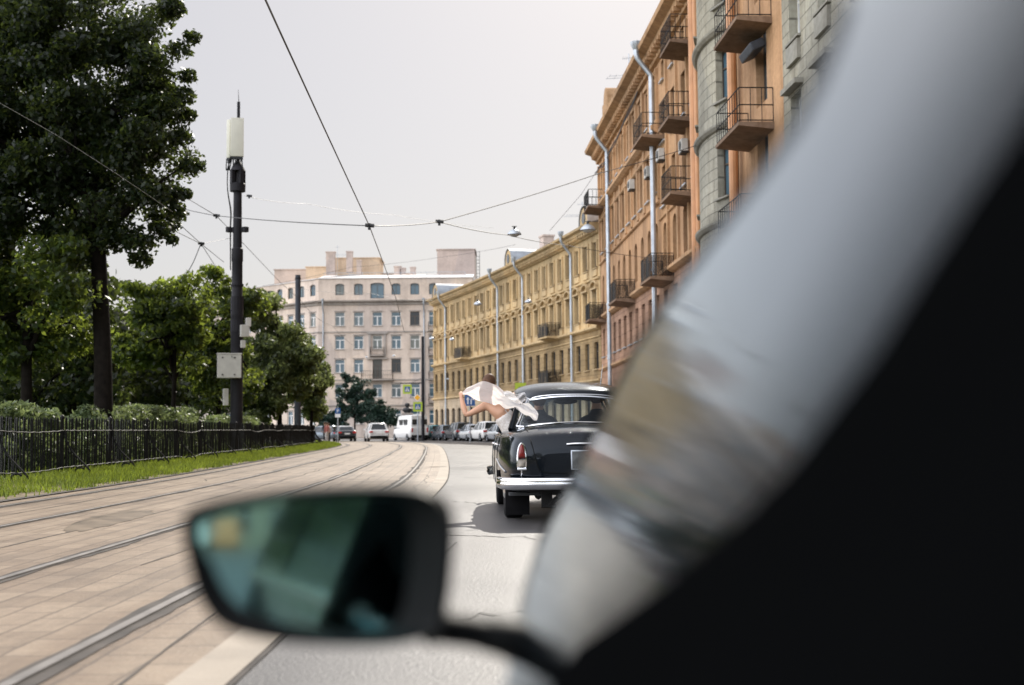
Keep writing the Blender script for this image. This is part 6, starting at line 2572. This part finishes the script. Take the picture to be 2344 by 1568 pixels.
# front wing and bonnet, kept right of the window's edge
mb = MB()
rows = []
for y, xl, zt in ((1.45, .16, .80), (1.9, .20, .80), (2.4, .26, .76), (2.8, .36, .66), (2.95, .5, .5)):
    rows.append([Vector((xl + .1, y, .22)), Vector((xl, y, .45)), Vector((xl + .02, y, zt - .08)), Vector((xl + .12, y, zt)), Vector((.95, y, zt + .03)), Vector((1.75 - xl, y, zt)), Vector((1.85 - xl, y, zt - .1)), Vector((1.9 - xl, y, .45)), Vector((1.8 - xl, y, .22))])
mb.grid(rows)
mb.add(rows[-1], [tuple(range(9))])
mb.build('bonnet', M_ownp, own, smooth=50)
for y in (2.15, -1.75):
    for x in (.22, 1.6):
        mb = MB()
        M = Matrix.Translation((x + (.06 if y > 0 else 0) * (1 if x < 1 else -1), y, .33)) @ Matrix.Rotation(R_(90), 4, 'Y')
        mb.lathe([(.2, -.1), (.31, -.1), (.33, -.06), (.33, .06), (.31, .1), (.2, .1)], 20, M)
        mb.build('wheel', M_rubber, own, smooth=40)
# cabin: roof, far side, rear, floor, dashboard, all dark inside
mb = MB()
rows = []
for y, dz in ((-2.3, -.2), (-1.6, -.04), (-.6, .02), (.0, .02), (.3, 0)):
    l = plane_pt(y, 1.40 + dz)
    rows.append([l, l + Vector((.08, 0, .05)), Vector((.95, y, 1.50 + dz)), Vector((1.85 - l.x - .08 + .0, y, 1.45 + dz)), Vector((1.85 - l.x, y, 1.40 + dz))])
mb.grid(rows)
mb.build('roof', M_ownp, own, smooth=60)
mb = MB()
mb.grid([[p - Vector((0, 0, .03)) for p in r] for r in rows])
mb.quad((1.70, -2.3, .2), (1.70, 1.5, .2), (1.70, 1.4, .85), (1.70, -2.3, .85))
mb.quad((.12, -2.3, .22), (1.7, -2.3, .22), (1.7, 1.5, .22), (.12, 1.5, .22))
mb.quad((.12, 1.38, .2), (1.72, 1.38, .2), (1.72, 1.38, .86), (.16, 1.38, .86))
mb.box((.95, 1.1, .72), (1.5, .5, .26), None, .06)
mb.quad((1.68, -2.3, .8), (1.68, .9, .8), (1.42, .4, 1.38), (1.42, -2.2, 1.34))
mb.build('interior_panel', M_int, own)
for x in (.52, 1.35):
    mb = MB()
    mb.box((x, .28, .5), (.52, .5, .18), None, .06)
    mb.box((x, .0, .82), (.5, .16, .62), Matrix.Rotation(R_(-12), 3, 'X'), .06)
    mb.box((x, -.09, 1.2), (.28, .1, .18), None, .04)
    mb.build('seat', M_int, own, smooth=40)
mb = MB()
mb.box((.95, -1.15, .5), (1.45, .55, .2), None, .06)
mb.box((.95, -1.5, .82), (1.45, .18, .6), Matrix.Rotation(R_(-14), 3, 'X'), .06)
mb.build('rear_seat', M_int, own, smooth=40)
mb = MB()
mb.grid([[Vector((.24, 1.36, .86)), Vector((.95, 1.44, .87)), Vector((1.66, 1.36, .86))], [Vector((.40, .5, 1.37)), Vector((.95, .56, 1.40)), Vector((1.45, .5, 1.37))]])
mb.build('windscreen', glass_mat('own_windscreen_glass', (.5, .55, .54), 1.5), own, smooth=60)
mb = MB()                                         # rear quarter of the body with its own glass, for the wing mirror
rows = []
for y, zt in ((-1.35, 1.40), (-2.2, 1.2)):
    a, b = plane_pt(y, .80), plane_pt(y, zt)
    rows.append([a, b])
mb.grid(rows)
mb.build('quarter_window', M_cg, own)
mb = MB()
mb.grid([[plane_pt(-2.2, 1.22), plane_pt(-2.42, .85), Vector((plane_pt(-2.45, .5).x, -2.45, .3))], [Vector((.95, -2.3, 1.28)), Vector((.95, -2.55, .86)), Vector((.95, -2.6, .3))], [Vector((1.5, -2.2, 1.22)), Vector((1.75, -2.42, .85)), Vector((1.8, -2.45, .3))]])
mb.build('tailgate', M_ownp, own)
mb = MB()
mb.prism([plane_pt(-.05, .80), plane_pt(-.05, 1.36), plane_pt(-.7, 1.38), plane_pt(-1.25, 1.33), plane_pt(-1.25, .80)], -PN * .004)
mb.build('door_window', M_owng, own)
# wing mirror
Yw = 1.17
OUT = [(424, 1215), (440, 1168), (520, 1142), (650, 1122), (800, 1112), (930, 1113), (990, 1130), (1020, 1165), (1030, 1215), (1024, 1320), (1014, 1395), (1004, 1440), (940, 1466), (860, 1476), (740, 1474), (640, 1466), (545, 1446), (490, 1412), (455, 1350), (436, 1280)]
INN = [(455, 1222), (468, 1190), (540, 1166), (660, 1146), (800, 1136), (890, 1138), (922, 1152), (936, 1180), (940, 1230), (936, 1310), (924, 1380), (905, 1425), (860, 1448), (800, 1450), (720, 1440), (640, 1424), (560, 1396), (515, 1350), (486, 1290), (462, 1250)]
OUT = [(727 + (u - 727) * 1.025, 1290 + (v - 1290) * 1.02) for u, v in OUT]
oo = smooth_pts([P(u, v, Yw) for u, v in OUT], 3, closed=True)
MN = Vector((.122, -.99, .040)).normalized()
mc = P(700, 1300, Yw + .012)


def onm(u, v):
    d = ray(u, v)
    return C0 + d * (MN.dot(mc - C0) / MN.dot(d))


ii = smooth_pts([onm(u, v) for u, v in INN], 3, closed=True)
cen = sum(oo, Vector()) / len(oo)
mb = MB()
def sh_(k, dy):
    return [cen + (p - cen) * k + Vector((0, dy, 0)) for p in oo]


mid_ = [cen + (p - cen) * .97 + Vector((0, -.012, 0)) for p in oo]
inn2 = [p + Vector((0, -.002, 0)) for p in ii]
mb.grid([inn2, mid_, oo, sh_(1.0, .03), sh_(.96, .07), sh_(.82, .105), sh_(.5, .13), sh_(.1, .135)], cv=True)
mb.add(sh_(.1, .135), [tuple(range(len(oo)))])
mr = mb.build('wing_mirror', M_black, own, smooth=60)
mb = MB()
mb.add(ii, [tuple(range(len(ii)))])
mg_ = mb.build('mirror_glass', M_mirr, None)
mg_.parent = mr
mg_.data.transform(Matrix.Translation(-own.location))
mb = MB()
pts = smooth_pts([P(985, 1432, Yw + .03), P(1040, 1438, Yw + .04), P(1100, 1448, Yw + .05), P(1160, 1458, Yw + .06), P(1230, 1482, Yw + .08)], 5)
mb.tube(pts, [.019, .0175, .0165, .016, .016, .016, .016, .016, .0155, .0155, .016, .017, .018, .0185, .019, .02, .021, .021, .022, .023, .024][:len(pts)], 10, flat=1.6)
ar_ = mb.build('mirror_arm', M_black, None, smooth=60)
ar_.parent = mr
ar_.data.transform(Matrix.Translation(-own.location))
